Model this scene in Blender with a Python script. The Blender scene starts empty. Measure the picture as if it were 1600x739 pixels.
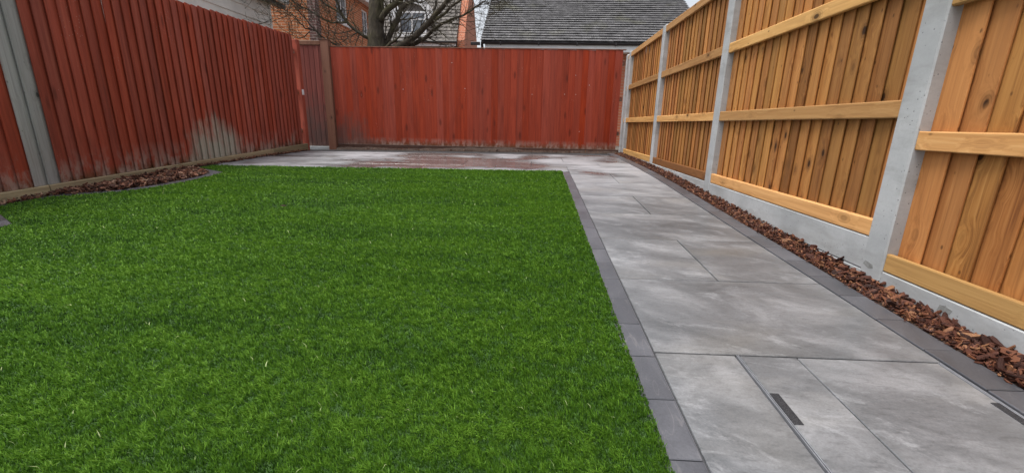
import bpy, math, random
import numpy as np
from mathutils import Vector, Matrix

random.seed(7)
rng = np.random.default_rng(7)
scene = bpy.context.scene
C = scene.collection

# ------------------------------------------------------------------ camera
CAM_H = 0.78
pitch, roll, yaw = math.radians(14.95), math.radians(-1.15), math.radians(-2.78)
cy, sy = math.cos(yaw), math.sin(yaw)
fwd = Vector((sy*math.cos(pitch), cy*math.cos(pitch), -math.sin(pitch)))
rgt = Vector((cy, -sy, 0.0))
dwn = fwd.cross(rgt)
r_ = rgt*math.cos(roll) + dwn*math.sin(roll)
d_ = -rgt*math.sin(roll) + dwn*math.cos(roll)
cam_data = bpy.data.cameras.new('camera')
cam = bpy.data.objects.new('camera', cam_data)
C.objects.link(cam)
m = Matrix((r_, -d_, -fwd)).transposed().to_4x4()
m.translation = Vector((0, 0, CAM_H))
cam.matrix_world = m
cam_data.sensor_fit = 'HORIZONTAL'
cam_data.sensor_width = 36.0
cam_data.lens = 36.0*660.0/1600.0
cam_data.clip_start = 0.02
cam_data.clip_end = 2000.0
scene.camera = cam

# ------------------------------------------------------------------ light
SUN_EL, SUN_AZ = math.radians(70), math.radians(245)   # azimuth clockwise from +y: nearly overhead
world = bpy.data.worlds.new('World')
scene.world = world
world.use_nodes = True
wn = world.node_tree.nodes
wl = world.node_tree.links
wn.clear()
sky = wn.new('ShaderNodeTexSky')
sky.sky_type = 'NISHITA'
sky.sun_disc = False
sky.sun_elevation = SUN_EL
sky.sun_rotation = SUN_AZ
sky.dust_density = 4.0
sky.air_density = 1.0
hs = wn.new('ShaderNodeHueSaturation')
hs.inputs['Saturation'].default_value = 0.28       # overcast: nearly white
bg = wn.new('ShaderNodeBackground')
bg.inputs['Strength'].default_value = 0.135
wo = wn.new('ShaderNodeOutputWorld')
wl.new(sky.outputs[0], hs.inputs['Color'])
wl.new(hs.outputs[0], bg.inputs['Color'])
wl.new(bg.outputs[0], wo.inputs['Surface'])
sd = bpy.data.lights.new('sun', 'SUN')
sd.energy = 1.7
sd.angle = math.radians(26)
sd.color = (1.0, 0.96, 0.9)
sun = bpy.data.objects.new('sun', sd)
C.objects.link(sun)
sdir = Vector((math.sin(SUN_AZ)*math.cos(SUN_EL), math.cos(SUN_AZ)*math.cos(SUN_EL), math.sin(SUN_EL)))
sun.rotation_euler = sdir.to_track_quat('Z', 'Y').to_euler()
vs = scene.view_settings
vs.view_transform = 'Standard'
vs.look = 'None'
vs.exposure = 0.76
vs.gamma = 1.0
vs.use_curve_mapping = False
scene.render.engine = 'CYCLES'
scene.render.resolution_x = 1024
scene.render.resolution_y = 472


# ------------------------------------------------------------------ helpers
def zg(x, y):
    """height of the garden surface: rises away from the camera, then levels off"""
    x = max(-7.0, min(3.0, x))
    y = max(-3.0, y)
    z = .05*y if y < 4.2 else .21+.08*(1-math.exp(-(y-4.2)*.625))
    return z + .008*x


def zgv(x, y):
    x = np.clip(x, -7, 3)
    y = np.maximum(y, -3)
    return np.where(y < 4.2, .05*y, .21+.08*(1-np.exp(-(np.maximum(y, 4.2)-4.2)*.625))) + .008*x


def link(name, mesh, mat=None, parent=None, loc=None, rot=None):
    o = bpy.data.objects.new(name, mesh)
    C.objects.link(o)
    if mat is not None and mesh is not None and len(mesh.materials) == 0:
        mesh.materials.append(mat)
    if loc is not None:
        o.location = loc
    if rot is not None:
        o.rotation_euler = rot
    if parent is not None:
        o.parent = parent
    return o


def mesh_of(name, verts, faces, smooth=False):
    me = bpy.data.meshes.new(name)
    me.from_pydata([tuple(v) for v in verts], [], faces)
    me.validate()
    me.update()
    if smooth:
        me.polygons.foreach_set('use_smooth', [True]*len(me.polygons))
    return me


def tag(o, label=None, cat=None, group=None, kind=None):
    if label:
        o['label'] = label
    if cat:
        o['category'] = cat
    if group:
        o['group'] = group
    if kind:
        o['kind'] = kind
    return o


def empty(name, loc=(0, 0, 0)):
    o = bpy.data.objects.new(name, None)
    o.empty_display_size = .1
    C.objects.link(o)
    o.location = loc
    return o


class MB:
    def __init__(self):
        self.v, self.f = [], []

    def add(self, vs, fs):
        n = len(self.v)
        self.v += [tuple(p) for p in vs]
        self.f += [tuple(n+i for i in f) for f in fs]

    def box(self, x0, x1, y0, y1, z0, z1, c=0.0):
        """box, with all edges chamfered by c"""
        if c <= 0:
            self.add([(x, y, z) for z in (z0, z1) for y in (y0, y1) for x in (x0, x1)],
                     [(0, 2, 3, 1), (4, 5, 7, 6), (0, 1, 5, 4), (2, 6, 7, 3), (0, 4, 6, 2), (1, 3, 7, 5)])
            return
        X, Y, Z = (x0, x1), (y0, y1), (z0, z1)
        vs, idx = [], {}
        for i in (0, 1):
            for j in (0, 1):
                for k in (0, 1):
                    sx, sy_, sz = (1, -1)[i]*c, (1, -1)[j]*c, (1, -1)[k]*c
                    for a, p in enumerate(((X[i], Y[j]+sy_, Z[k]+sz), (X[i]+sx, Y[j], Z[k]+sz), (X[i]+sx, Y[j]+sy_, Z[k]))):
                        idx[(i, j, k, a)] = len(vs)
                        vs.append(p)
        fs = []
        q = idx
        for i in (0, 1):
            a = [q[(i, 0, 0, 0)], q[(i, 0, 1, 0)], q[(i, 1, 1, 0)], q[(i, 1, 0, 0)]]
            fs.append(a if i == 0 else a[::-1])
            a = [q[(0, i, 0, 1)], q[(1, i, 0, 1)], q[(1, i, 1, 1)], q[(0, i, 1, 1)]]
            fs.append(a if i == 0 else a[::-1])
            a = [q[(0, 0, i, 2)], q[(0, 1, i, 2)], q[(1, 1, i, 2)], q[(1, 0, i, 2)]]
            fs.append(a if i == 0 else a[::-1])
        for i in (0, 1):
            for j in (0, 1):
                s = (i + j) % 2 == 0
                a = [q[(i, j, 0, 0)], q[(i, j, 0, 1)], q[(i, j, 1, 1)], q[(i, j, 1, 0)]]
                fs.append(a if s else a[::-1])
                a = [q[(i, 0, j, 0)], q[(i, 0, j, 2)], q[(i, 1, j, 2)], q[(i, 1, j, 0)]]
                fs.append(a[::-1] if s else a)
                a = [q[(0, i, j, 1)], q[(0, i, j, 2)], q[(1, i, j, 2)], q[(1, i, j, 1)]]
                fs.append(a if s else a[::-1])
                for k in (0, 1):
                    t = [q[(i, j, k, 0)], q[(i, j, k, 1)], q[(i, j, k, 2)]]
                    fs.append(t if (i+j+k) % 2 == 1 else t[::-1])
        self.add(vs, fs)

    def tube(self, pts, rad, n=8):
        pts = [Vector(p) for p in pts]
        base = len(self.v)
        up = Vector((0.3, 0.8, 0.5)).normalized()
        for i, p in enumerate(pts):
            t = (pts[min(i+1, len(pts)-1)] - pts[max(i-1, 0)]).normalized()
            a = t.cross(up)
            if a.length < 1e-3:
                a = t.cross(Vector((1, 0, 0)))
            a.normalize()
            b = t.cross(a)
            r = rad[i] if hasattr(rad, '__len__') else rad
            for k in range(n):
                th = 2*math.pi*k/n
                self.v.append(tuple(p + (a*math.cos(th)+b*math.sin(th))*r))
        for i in range(len(pts)-1):
            for k in range(n):
                k2 = (k+1) % n
                self.f.append((base+i*n+k, base+i*n+k2, base+(i+1)*n+k2, base+(i+1)*n+k))
        self.f.append(tuple(base+k for k in range(n))[::-1])
        self.f.append(tuple(base+(len(pts)-1)*n+k for k in range(n)))

    def prism(self, poly, z0, z1):
        n = len(poly)
        self.add([(p[0], p[1], z0) for p in poly]+[(p[0], p[1], z1) for p in poly],
                 [tuple(range(n))[::-1], tuple(range(n, 2*n))]+[(i, (i+1) % n, n+(i+1) % n, n+i) for i in range(n)])

    def mesh(self, name, smooth=False):
        return mesh_of(name, self.v, self.f, smooth)

    def build(self, name, mat, parent=None, loc=None, smooth=False):
        return link(name, self.mesh(name, smooth), mat, parent, loc)


# ------------------------------------------------------------------ materials
class NT:
    def __init__(self, name):
        self.m = bpy.data.materials.new(name)
        self.m.use_nodes = True
        self.n = self.m.node_tree.nodes
        self.l = self.m.node_tree.links
        self.b = self.n['Principled BSDF']
        self.out = self.n['Material Output']

    def new(self, t, **kw):
        n = self.n.new(t)
        for k, v in kw.items():
            setattr(n, k, v)
        return n

    def put(self, sock, v):
        if hasattr(v, 'is_linked') or isinstance(v, bpy.types.NodeSocket):
            self.l.new(v, sock)
        else:
            sock.default_value = v
        return sock

    def coord(self, which='Object', rand=0.0):
        t = self.new('ShaderNodeTexCoord').outputs[which]
        if rand:
            oi = self.new('ShaderNodeObjectInfo').outputs['Random']
            mul = self.new('ShaderNodeVectorMath', operation='MULTIPLY')
            cmb = self.new('ShaderNodeCombineXYZ')
            self.l.new(oi, cmb.inputs[0])
            w = self.new('ShaderNodeTexWhiteNoise', noise_dimensions='1D')
            self.l.new(oi, w.inputs['W'])
            self.l.new(w.outputs['Color'], mul.inputs[0])
            mul.inputs[1].default_value = (rand, rand, rand)
            add = self.new('ShaderNodeVectorMath', operation='ADD')
            self.l.new(t, add.inputs[0])
            self.l.new(mul.outputs[0], add.inputs[1])
            t = add.outputs[0]
        return t

    def pos(self):
        return self.new('ShaderNodeNewGeometry').outputs['Position']

    def rand(self):
        return self.new('ShaderNodeObjectInfo').outputs['Random']

    def scale(self, v, s):
        mp = self.new('ShaderNodeVectorMath', operation='MULTIPLY')
        self.l.new(v, mp.inputs[0])
        mp.inputs[1].default_value = s
        return mp.outputs[0]

    def noise(self, v, scale, detail=4, rough=.55, dist=0.0, out='Fac'):
        n = self.new('ShaderNodeTexNoise')
        self.l.new(v, n.inputs['Vector'])
        n.inputs['Scale'].default_value = scale
        n.inputs['Detail'].default_value = detail
        n.inputs['Roughness'].default_value = rough
        n.inputs['Distortion'].default_value = dist
        return n.outputs[out]

    def voro(self, v, scale, feature='F1', out='Distance', rnd=1.0):
        n = self.new('ShaderNodeTexVoronoi', feature=feature)
        self.l.new(v, n.inputs['Vector'])
        n.inputs['Scale'].default_value = scale
        n.inputs['Randomness'].default_value = rnd
        return n.outputs[out]

    def ramp(self, f, stops, interp='LINEAR'):
        n = self.new('ShaderNodeValToRGB')
        n.color_ramp.interpolation = interp
        e = n.color_ramp.elements
        while len(e) < len(stops):
            e.new(.5)
        for i, (p, c) in enumerate(stops):
            e[i].position = p
            e[i].color = c if len(c) == 4 else (*c, 1)
        self.l.new(f, n.inputs[0])
        return n.outputs[0]

    def gray(self, f, a, b, va=0.0, vb=1.0):
        n = self.new('ShaderNodeMapRange')
        self.put(n.inputs[0], f)
        for i, x in enumerate((a, b, va, vb)):
            n.inputs[1+i].default_value = x
        return n.outputs[0]

    def mix(self, f, a, b, mode='MIX'):
        n = self.new('ShaderNodeMix', data_type='RGBA', blend_type=mode)
        self.put(n.inputs[0], f)
        for s, v in ((n.inputs[6], a), (n.inputs[7], b)):
            if isinstance(v, tuple):
                s.default_value = v if len(v) == 4 else (*v, 1)
            else:
                self.l.new(v, s)
        return n.outputs[2]

    def math(self, op, a, b=0.0):
        n = self.new('ShaderNodeMath', operation=op)
        self.put(n.inputs[0], a)
        self.put(n.inputs[1], b)
        return n.outputs[0]

    def sep(self, v):
        n = self.new('ShaderNodeSeparateXYZ')
        self.l.new(v, n.inputs[0])
        return n.outputs

    def bump(self, h, strength=.3, dist=.01):
        n = self.new('ShaderNodeBump')
        n.inputs['Strength'].default_value = strength
        n.inputs['Distance'].default_value = dist
        self.l.new(h, n.inputs['Height'])
        self.l.new(n.outputs[0], self.b.inputs['Normal'])
        return n

    def color(self, c):
        if isinstance(c, tuple):
            self.b.inputs['Base Color'].default_value = (*c, 1)
        else:
            self.l.new(c, self.b.inputs['Base Color'])
        return self

    def rough(self, r):
        self.put(self.b.inputs['Roughness'], r)
        return self


def simple(name, col, rough=.6, var=.25, scale=8.0, spec=.5, metal=0.0, bump=.1):
    t = NT(name)
    v = t.coord('Object', 7.0)
    n = t.noise(v, scale, 5)
    a = tuple(c*(1-var) for c in col)
    b = tuple(min(1, c*(1+var)) for c in col)
    t.color(t.ramp(n, [(.3, a), (.7, b)])).rough(rough)
    t.b.inputs['Specular IOR Level'].default_value = spec
    t.b.inputs['Metallic'].default_value = metal
    if bump:
        t.bump(n, bump, .005)
    return t.m


def wood(name, dark, mid, light, knots=1.0, rough=.65, axis='Z', wet=False):
    """treated softwood: grain along `axis`, knots with halos, tone differs per piece"""
    t = NT(name)
    v = t.coord('Object', 23.0)
    if axis == 'Z':
        g, k, w = (58, 58, 1.9), (7.0, 7.0, 4.6), (9, 9, .5)
    else:
        g, k, w = (58, 1.9, 58), (7.0, 4.0, 7.0), (9, .5, 9)
    kd = t.voro(t.scale(v, k), 1.0)
    kd2 = t.voro(t.scale(v, tuple(1.9*c for c in k)), 1.0)
    # grain bends round the knots
    bend = t.new('ShaderNodeVectorMath', operation='ADD')
    t.l.new(t.scale(v, g), bend.inputs[0])
    cb = t.new('ShaderNodeCombineXYZ')
    bulge = t.gray(kd, 0.0, .45, 2.6, 0.0)
    for i in range(2 if axis == 'Z' else 1):
        t.l.new(bulge, cb.inputs[i])
    t.l.new(cb.outputs[0], bend.inputs[1])
    gr = t.noise(bend.outputs[0], 1.0, 5, .6, .6)
    br = t.noise(t.scale(v, w), 1.0, 3, .5)
    col = t.ramp(gr, [(.28, dark), (.5, mid), (.72, light)])
    col = t.mix(t.gray(br, .35, .7), col, t.mix(.75, col, light), 'MIX')
    rnd = t.rand()
    hv = t.new('ShaderNodeHueSaturation')
    t.l.new(col, hv.inputs['Color'])
    t.l.new(t.gray(rnd, 0, 1, .64, 1.2), hv.inputs['Value'])
    w2 = t.new('ShaderNodeTexWhiteNoise', noise_dimensions='1D')
    t.l.new(rnd, w2.inputs['W'])
    t.l.new(t.gray(w2.outputs['Value'], 0, 1, .491, .503), hv.inputs['Hue'])
    col = hv.outputs[0]
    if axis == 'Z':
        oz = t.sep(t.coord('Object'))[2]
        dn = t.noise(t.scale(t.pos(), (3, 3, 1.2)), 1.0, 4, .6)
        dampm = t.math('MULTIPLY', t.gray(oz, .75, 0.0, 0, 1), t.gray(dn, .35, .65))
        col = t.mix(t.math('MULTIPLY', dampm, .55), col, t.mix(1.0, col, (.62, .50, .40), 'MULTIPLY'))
    if knots:
        sel = t.gray(t.noise(v, 3.1, 1), .43, .48)
        halo = t.math('MULTIPLY', t.gray(kd, .06, .24, .7*knots, 0), sel)
        col = t.mix(halo, col, tuple(c*.42 for c in dark))
        ring = t.math('MULTIPLY', t.gray(t.math('SINE', t.math('MULTIPLY', kd, 95.0)), -.2, .9, 0, .35), t.gray(kd, .12, .30, 1, 0))
        col = t.mix(t.math('MULTIPLY', ring, sel), col, tuple(c*.5 for c in dark))
        core = t.math('MULTIPLY', t.gray(kd, .07, .105, .92*knots, 0), sel)
        col = t.mix(core, col, tuple(c*.16 for c in dark))
        core2 = t.gray(kd2, .05, .10, .7*knots, 0)
        col = t.mix(core2, col, tuple(c*.30 for c in dark))
    t.color(col).rough(rough)
    t.b.inputs['Specular IOR Level'].default_value = .3
    t.bump(gr, .4, .003)
    return t, col


def red_paint(name, dark, mid, light, ground=None, stain=None, fade=.28, axis_u=1, vary=.12):
    """old red-brown fence stain: streaky, flaking pale and green near the foot of the board"""
    t = NT(name)
    v = t.coord('Object', 31.0)
    p = t.pos()
    gr = t.noise(t.scale(v, (30, 30, 1.4)), 1.0, 5, .62, .5)
    bl = t.noise(t.scale(v, (5, 5, 1.2)), 1.0, 4, .6)
    col = t.ramp(gr, [(.25, dark), (.5, mid), (.8, light)])
    rnd = t.rand()
    hv = t.new('ShaderNodeHueSaturation')
    t.l.new(col, hv.inputs['Color'])
    t.l.new(t.gray(rnd, 0, 1, 1-vary, 1+vary), hv.inputs['Value'])
    w2 = t.new('ShaderNodeTexWhiteNoise', noise_dimensions='1D')
    t.l.new(rnd, w2.inputs['W'])
    t.l.new(t.gray(w2.outputs['Value'], 0, 1, .94, 1.03), hv.inputs['Saturation'])
    col = hv.outputs[0]
    col = t.mix(t.gray(bl, .52, .75, 0, .55), col, tuple(c*.62 for c in dark))
    # knots
    kd = t.voro(t.scale(v, (6.0, 6.0, 1.9)), 1.0)
    col = t.mix(t.gray(kd, .07, .17, .6, 0), col, tuple(c*.35 for c in dark))
    # worn foot: object z is height above the board's foot
    oz = t.sep(t.coord('Object'))[2]
    wn_ = t.noise(t.scale(p, (9, 9, 5)), 1.0, 5, .7)
    foot = t.math('MULTIPLY', t.gray(oz, 0.0, fade, 1, 0), t.gray(wn_, .44, .56))
    col = t.mix(t.math('MULTIPLY', foot, .8), col, (.40, .31, .26))
    damp = t.math('MULTIPLY', t.gray(oz, 0.0, .09, 1, 0), t.gray(wn_, .62, .42))
    col = t.mix(t.math('MULTIPLY', damp, .75), col, (.07, .065, .03))
    fl = t.voro(t.scale(p, (55, 55, 26)), 1.0)
    flm = t.math('MULTIPLY', t.gray(fl, .10, .14, 1, 0), t.gray(t.noise(t.scale(p, (4, 4, 2)), 1.0, 2), .60, .66))
    col = t.mix(t.math('MULTIPLY', flm, .8), col, (.55, .42, .36))
    if stain:
        (u0, su, z0, sz), scol, thr = stain
        s = t.sep(p)
        du = t.math('DIVIDE', t.math('SUBTRACT', s[axis_u], u0), su)
        dz = t.math('DIVIDE', t.math('SUBTRACT', s[2], z0), sz)
        rr = t.math('ADD', t.math('MULTIPLY', du, du), t.math('MULTIPLY', dz, dz))
        nz = t.noise(t.scale(p, (22, 22, 1.6)), 1.0, 6, .75)
        rr = t.math('ADD', rr, t.gray(nz, .3, .7, -.7, .7))
        rr = t.math('ADD', rr, t.gray(t.noise(p, 4.5, 3, .6), .3, .7, -.55, .55))
        msk = t.gray(rr, .0, thr*1.6, .95, 0)
        grn = t.mix(t.gray(gr, .3, .7), tuple(c*.6 for c in scol), scol)
        col = t.mix(msk, col, grn)
    t.color(col).rough(.62)
    t.b.inputs['Specular IOR Level'].default_value = .28
    t.bump(gr, .3, .003)
    return t, col


def stone(name, a, b, c, wet=False):
    """porcelain slab with drifting pale veins; the wet kind carries a water film in patches"""
    t = NT(name)
    v = t.coord('Object', 41.0)
    p = t.pos()
    # rotate-ish: stretched clouds along x
    sk = t.new('ShaderNodeMapping')
    sk.inputs['Rotation'].default_value = (0, 0, math.radians(24))
    t.l.new(v, sk.inputs['Vector'])
    v2 = sk.outputs[0]
    n1 = t.noise(t.scale(v2, (1.2, 2.1, 2)), 2.1, 9, .64, .5)
    n2 = t.noise(t.scale(v2, (1.8, 4.2, 2)), 2.6, 10, .78, .5)
    fine = t.noise(v, 150, 5, .8)
    grit = t.noise(t.scale(v, (30, 90, 30)), 1.0, 4, .7)
    col = t.ramp(n1, [(.30, a), (.5, b), (.68, c)])
    vein = t.gray(n2, .54, .70, 0, .62)
    col = t.mix(vein, col, tuple(min(1, x*1.45) for x in c))
    # warm mineral drift
    warm = t.noise(t.scale(v, (1, 2, 1)), 1.3, 3, .5, .5)
    col = t.mix(t.gray(warm, .54, .72, 0, .25), col, (.27, .245, .20))
    col = t.mix(.55, col, t.mix(t.gray(fine, .3, .7), tuple(x*.72 for x in a), c), 'MIX') if False else col
    dk = t.gray(grit, .30, .50, .74, 1.0)
    hv = t.new('ShaderNodeHueSaturation')
    t.l.new(col, hv.inputs['Color'])
    t.l.new(t.math('MULTIPLY', t.math('MULTIPLY', dk, t.gray(fine, .3, .7, .80, 1.18)), t.gray(t.rand(), 0, 1, .9, 1.1)), hv.inputs['Value'])
    col = hv.outputs[0]
    rough = t.gray(n2, .3, .7, .30, .46)
    if wet:
        wv = t.noise(t.scale(p, (.75, 1.0, 1)), 1.15, 5, .58, .4)
        s = t.sep(p)
        # deeper film in the low corner by the posts and along the red fence
        corner = t.math('MULTIPLY', t.gray(s[0], .6, 1.25, 0, .18), t.gray(s[1], 6.0, 6.7, 0, 1))
        mid = t.math('MULTIPLY', t.gray(s[0], -2.9, -1.7, 0, .16), t.gray(s[0], -.1, .3, 1, 0))
        mid = t.math('MULTIPLY', mid, t.gray(s[1], 5.0, 5.5, .2, 1))
        f = t.math('ADD', t.math('ADD', wv, corner), mid)
        f = t.math('SUBTRACT', f, t.gray(s[1], 4.8, 3.2, 0, .5))
        wm = t.gray(f, .575, .66)
        col = t.mix(wm, col, t.mix(1.0, col, (.85, .78, .74), 'MULTIPLY'))
        rough = t.mix(wm, rough, (.16, .16, .16))
        sky_sheen = t.math('MULTIPLY', t.gray(s[1], 3.4, 5.3), t.gray(f, .60, .50))  # pale sky reflection painted into the colour of the far slabs outside the wet patches
        sheen_n = t.noise(t.scale(p, (1.2, 4.5, 1)), 1.4, 6, .7)
        col = t.mix(t.math('MULTIPLY', sky_sheen, t.gray(sheen_n, .35, .6, .25, .8)), col, (.40, .405, .43))
        damp = t.gray(s[1], 2.2, 5.2)
        rough = t.mix(t.math('MULTIPLY', damp, t.gray(wm, 0, 1, 1, 0)), rough, (.46, .46, .46))
    t.color(col)
    t.put(t.b.inputs['Roughness'], rough)
    t.b.inputs['Specular IOR Level'].default_value = .5
    t.bump(grit, .10, .0015)
    return t.m


def brick_mat(name, c1, c2, mortar, sx=1.0):
    t = NT(name)
    uv = t.coord('UV')
    b = t.new('ShaderNodeTexBrick')
    t.l.new(uv, b.inputs['Vector'])
    b.inputs['Scale'].default_value = 1.0
    b.inputs['Brick Width'].default_value = .225
    b.inputs['Row Height'].default_value = .075
    b.inputs['Mortar Size'].default_value = .009
    b.inputs['Mortar Smooth'].default_value = .2
    b.inputs['Bias'].default_value = -.1
    b.inputs['Color1'].default_value = (*c1, 1)
    b.inputs['Color2'].default_value = (*c2, 1)
    b.inputs['Mortar'].default_value = (*mortar, 1)
    n = t.noise(uv, 2.0, 5)
    n2 = t.noise(uv, 40.0, 3)
    col = t.mix(t.gray(n, .35, .7, 0, .35), b.outputs['Color'], tuple(c*.6 for c in c1))
    col = t.mix(t.gray(n2, .4, .7, 0, .3), col, tuple(min(1, c*1.25) for c in c2))
    t.color(col).rough(.85)
    t.bump(b.outputs['Fac'], -.5, .008)
    return t.m


def tile_mat(name, base, lich=(.42, .43, .40), moss=(.12, .12, .05), lamt=.66):
    t = NT(name)
    p = t.pos()
    n = t.noise(p, 3.0, 5, .6)
    v = t.noise(t.scale(p, (5.5, 3, 9)), 1.0, 2, .5)
    col = t.ramp(v, [(.3, tuple(c*.6 for c in base)), (.5, base), (.7, tuple(c*1.5 for c in base))])
    sp = t.voro(p, 17.0)
    m_ = t.math('MULTIPLY', t.gray(sp, .14, .26, 1, 0), t.gray(n, .46, .60))
    col = t.mix(t.math('MULTIPLY', m_, .85), col, lich)
    col = t.mix(t.gray(t.noise(p, .9, 4), .55, .75, 0, .6), col, moss)
    t.color(col).rough(.8)
    t.bump(v, .3, .01)
    return t.m


M = {}
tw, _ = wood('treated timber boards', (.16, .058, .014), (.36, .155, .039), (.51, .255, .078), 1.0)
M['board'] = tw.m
tw, _ = wood('treated timber rails', (.29, .138, .042), (.47, .25, .080), (.60, .36, .140), .9, axis='Y')
M['rail'] = tw.m
tw, _ = wood('wet timber rail', (.10, .040, .012), (.17, .070, .022), (.25, .11, .035), .8, axis='Y')
M['rail_wet'] = tw.m
tw, _ = wood('silvered timber', (.32, .315, .295), (.48, .475, .455), (.60, .595, .575), .8)
M['silver'] = tw.m
tw, _ = wood('old gravel board timber', (.15, .115, .062), (.31, .245, .14), (.46, .37, .22), .5, axis='Y')
M['old_wood'] = tw.m
tw, _ = wood('earth stained gravel board', (.045, .022, .016), (.085, .040, .028), (.14, .075, .055), .3, axis='Y')
M['dirty_board'] = tw.m
tw, _ = wood('brown gate post timber', (.12, .052, .032), (.20, .088, .055), (.28, .14, .09), .5)
M['gatepost'] = tw.m
t, _ = red_paint('red stained fence by the lawn', (.215, .044, .026), (.355, .068, .038), (.45, .115, .068),
                 stain=((5.33, .42, .38, .34), (.50, .47, .38), 1.0), axis_u=1)
M['red_a'] = t.m
t, _ = red_paint('red stained fence at the back', (.20, .025, .010), (.305, .039, .014), (.38, .057, .021),
                 stain=((-3.70, .75, .30, .50), (.17, .080, .064), .95), axis_u=0, fade=.14, vary=.10)
M['red_b'] = t.m
t, _ = red_paint('dull red gate', (.12, .030, .024), (.19, .045, .034), (.27, .08, .06),
                 stain=((-4.1, .8, .25, .75), (.125, .068, .058), 1.0), axis_u=0, fade=.12)
M['red_gate'] = t.m
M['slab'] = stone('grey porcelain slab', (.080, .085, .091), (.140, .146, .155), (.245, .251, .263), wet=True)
M['grout'] = simple('grout', (.035, .035, .038), .9)


def edging_mat():
    t = NT('dark edging block')
    v = t.coord('Object', 17.0)
    n = t.noise(t.scale(v, (6, 3, 4)), 1.5, 6, .6, .6)
    f = t.noise(v, 160, 3, .7)
    col = t.ramp(n, [(.3, (.058, .060, .069)), (.55, (.079, .081, .092)), (.8, (.108, .111, .124))])
    ln = t.noise(t.scale(v, (12, 2, 4)), 1.2, 2, .4, 2.0)
    band = t.math('ABSOLUTE', t.math('SUBTRACT', ln, .5))
    col = t.mix(t.gray(band, .0, .010, .30, 0), col, (.20, .19, .19))
    hv = t.new('ShaderNodeHueSaturation')
    t.l.new(col, hv.inputs['Color'])
    t.l.new(t.math('MULTIPLY', t.gray(t.rand(), 0, 1, .85, 1.18), t.gray(f, .3, .7, .85, 1.15)), hv.inputs['Value'])
    t.color(hv.outputs[0]).rough(t.gray(n, .3, .7, .30, .44))
    t.bump(n, .12, .003)
    return t.m


M['edging'] = edging_mat()
M['edge_grout'] = simple('edging grout', (.065, .065, .072), .9)


def concrete_mat():
    t = NT('cast concrete')
    p = t.pos()
    v = t.coord('Object', 13.0)
    n = t.noise(v, 2.2, 6, .6)
    f = t.noise(v, 90, 4, .7)
    col = t.ramp(n, [(.3, (.30, .315, .325)), (.55, (.41, .425, .435)), (.8, (.53, .54, .545))])
    pit = t.voro(v, 46.0)
    pm = t.math('MULTIPLY', t.gray(pit, .09, .16, 1, 0), t.gray(t.noise(v, 6, 2), .42, .52))
    col = t.mix(t.math('MULTIPLY', pm, .85), col, (.12, .122, .125))
    col = t.mix(t.gray(f, .45, .75, 0, .35), col, (.28, .29, .30))
    sp = t.noise(t.scale(p, (1, .9, 3.2)), 3.0, 5, .65)
    col = t.mix(t.gray(sp, .50, .68, 0, .6), col, (.24, .245, .24))
    rs = t.noise(t.scale(p, (1, 2.1, 4)), 2.3, 4, .6)
    col = t.mix(t.gray(rs, .66, .76, 0, .4), col, (.40, .33, .20))
    t.color(col).rough(.75)
    h = t.math('SUBTRACT', f, t.math('MULTIPLY', pm, 1.5))
    t.bump(h, .25, .002)
    return t.m


M['concrete'] = concrete_mat()
M['smear'] = simple('cement smear', (.20, .205, .20), .85, .3, 60)


def bark_mat(stops=None):
    t = NT('bark chips' if stops is None else 'dead leaves')
    v = t.coord('Object', 9.0)
    at = t.new('ShaderNodeAttribute', attribute_name='tint')
    r = t.math('FRACT', t.math('ADD', t.rand(), at.outputs['Fac']))
    w = t.new('ShaderNodeTexWhiteNoise', noise_dimensions='1D')
    t.l.new(r, w.inputs['W'])
    col = t.ramp(w.outputs['Value'], stops or [(0, (.020, .008, .006)), (.40, (.062, .020, .012)), (.72, (.12, .040, .021)),
                                      (.88, (.22, .085, .040)), (1.0, (.33, .17, .085))])
    n = t.noise(t.scale(v, (60, 240, 60)), 1.0, 4, .6)
    col = t.mix(t.gray(n, .4, .65, 0, .6), col, (.035, .016, .012))
    t.color(col).rough(.6)
    t.b.inputs['Specular IOR Level'].default_value = .25
    t.bump(n, .5, .003)
    return t.m


M['bark'] = bark_mat()
M['leaf'] = bark_mat([(0, (.030, .014, .010)), (.35, (.085, .034, .022)), (.6, (.17, .065, .038)), (.82, (.30, .13, .075)), (1.0, (.52, .34, .23))])
M['soil'] = simple('damp soil', (.045, .028, .020), .9, .45, 30, bump=.6)
M['ground'] = simple('rough ground', (.11, .10, .085), .95, .35, 2)
M['black'] = simple('black plastic', (.022, .018, .020), .4, .2)
M['white'] = simple('white gloss paint', (.74, .75, .76), .4, .08, 5)
M['cream'] = simple('cream weatherboard paint', (.76, .745, .70), .55, .10, 3)
M['steel'] = simple('steel strip', (.34, .35, .38), .4, .15, 40, metal=.5)
M['curtain'] = simple('net curtain', (.45, .46, .48), .9, .3, 6)
M['brick'] = brick_mat('orange brick', (.40, .115, .036), (.50, .165, .055), (.50, .40, .29))
M['brick_purple'] = brick_mat('plum brick', (.13, .065, .06), (.18, .085, .075), (.30, .26, .23))
M['brick_far'] = brick_mat('red brick', (.40, .12, .058), (.46, .15, .075), (.40, .26, .19))
M['tile'] = tile_mat('grey roof tiles', (.085, .083, .087))
M['tile_far'] = tile_mat('brown grey roof tiles', (.125, .112, .102), lich=(.30, .29, .26), moss=(.10, .085, .06))
M['ridge'] = simple('lichen ridge tile', (.30, .20, .06), .9, .4, 9)


def glass_mat():
    t = NT('window glass')
    t.color((.13, .15, .18)).rough(.06)
    t.b.inputs['Specular IOR Level'].default_value = .9
    return t.m


M['glass'] = glass_mat()


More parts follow.
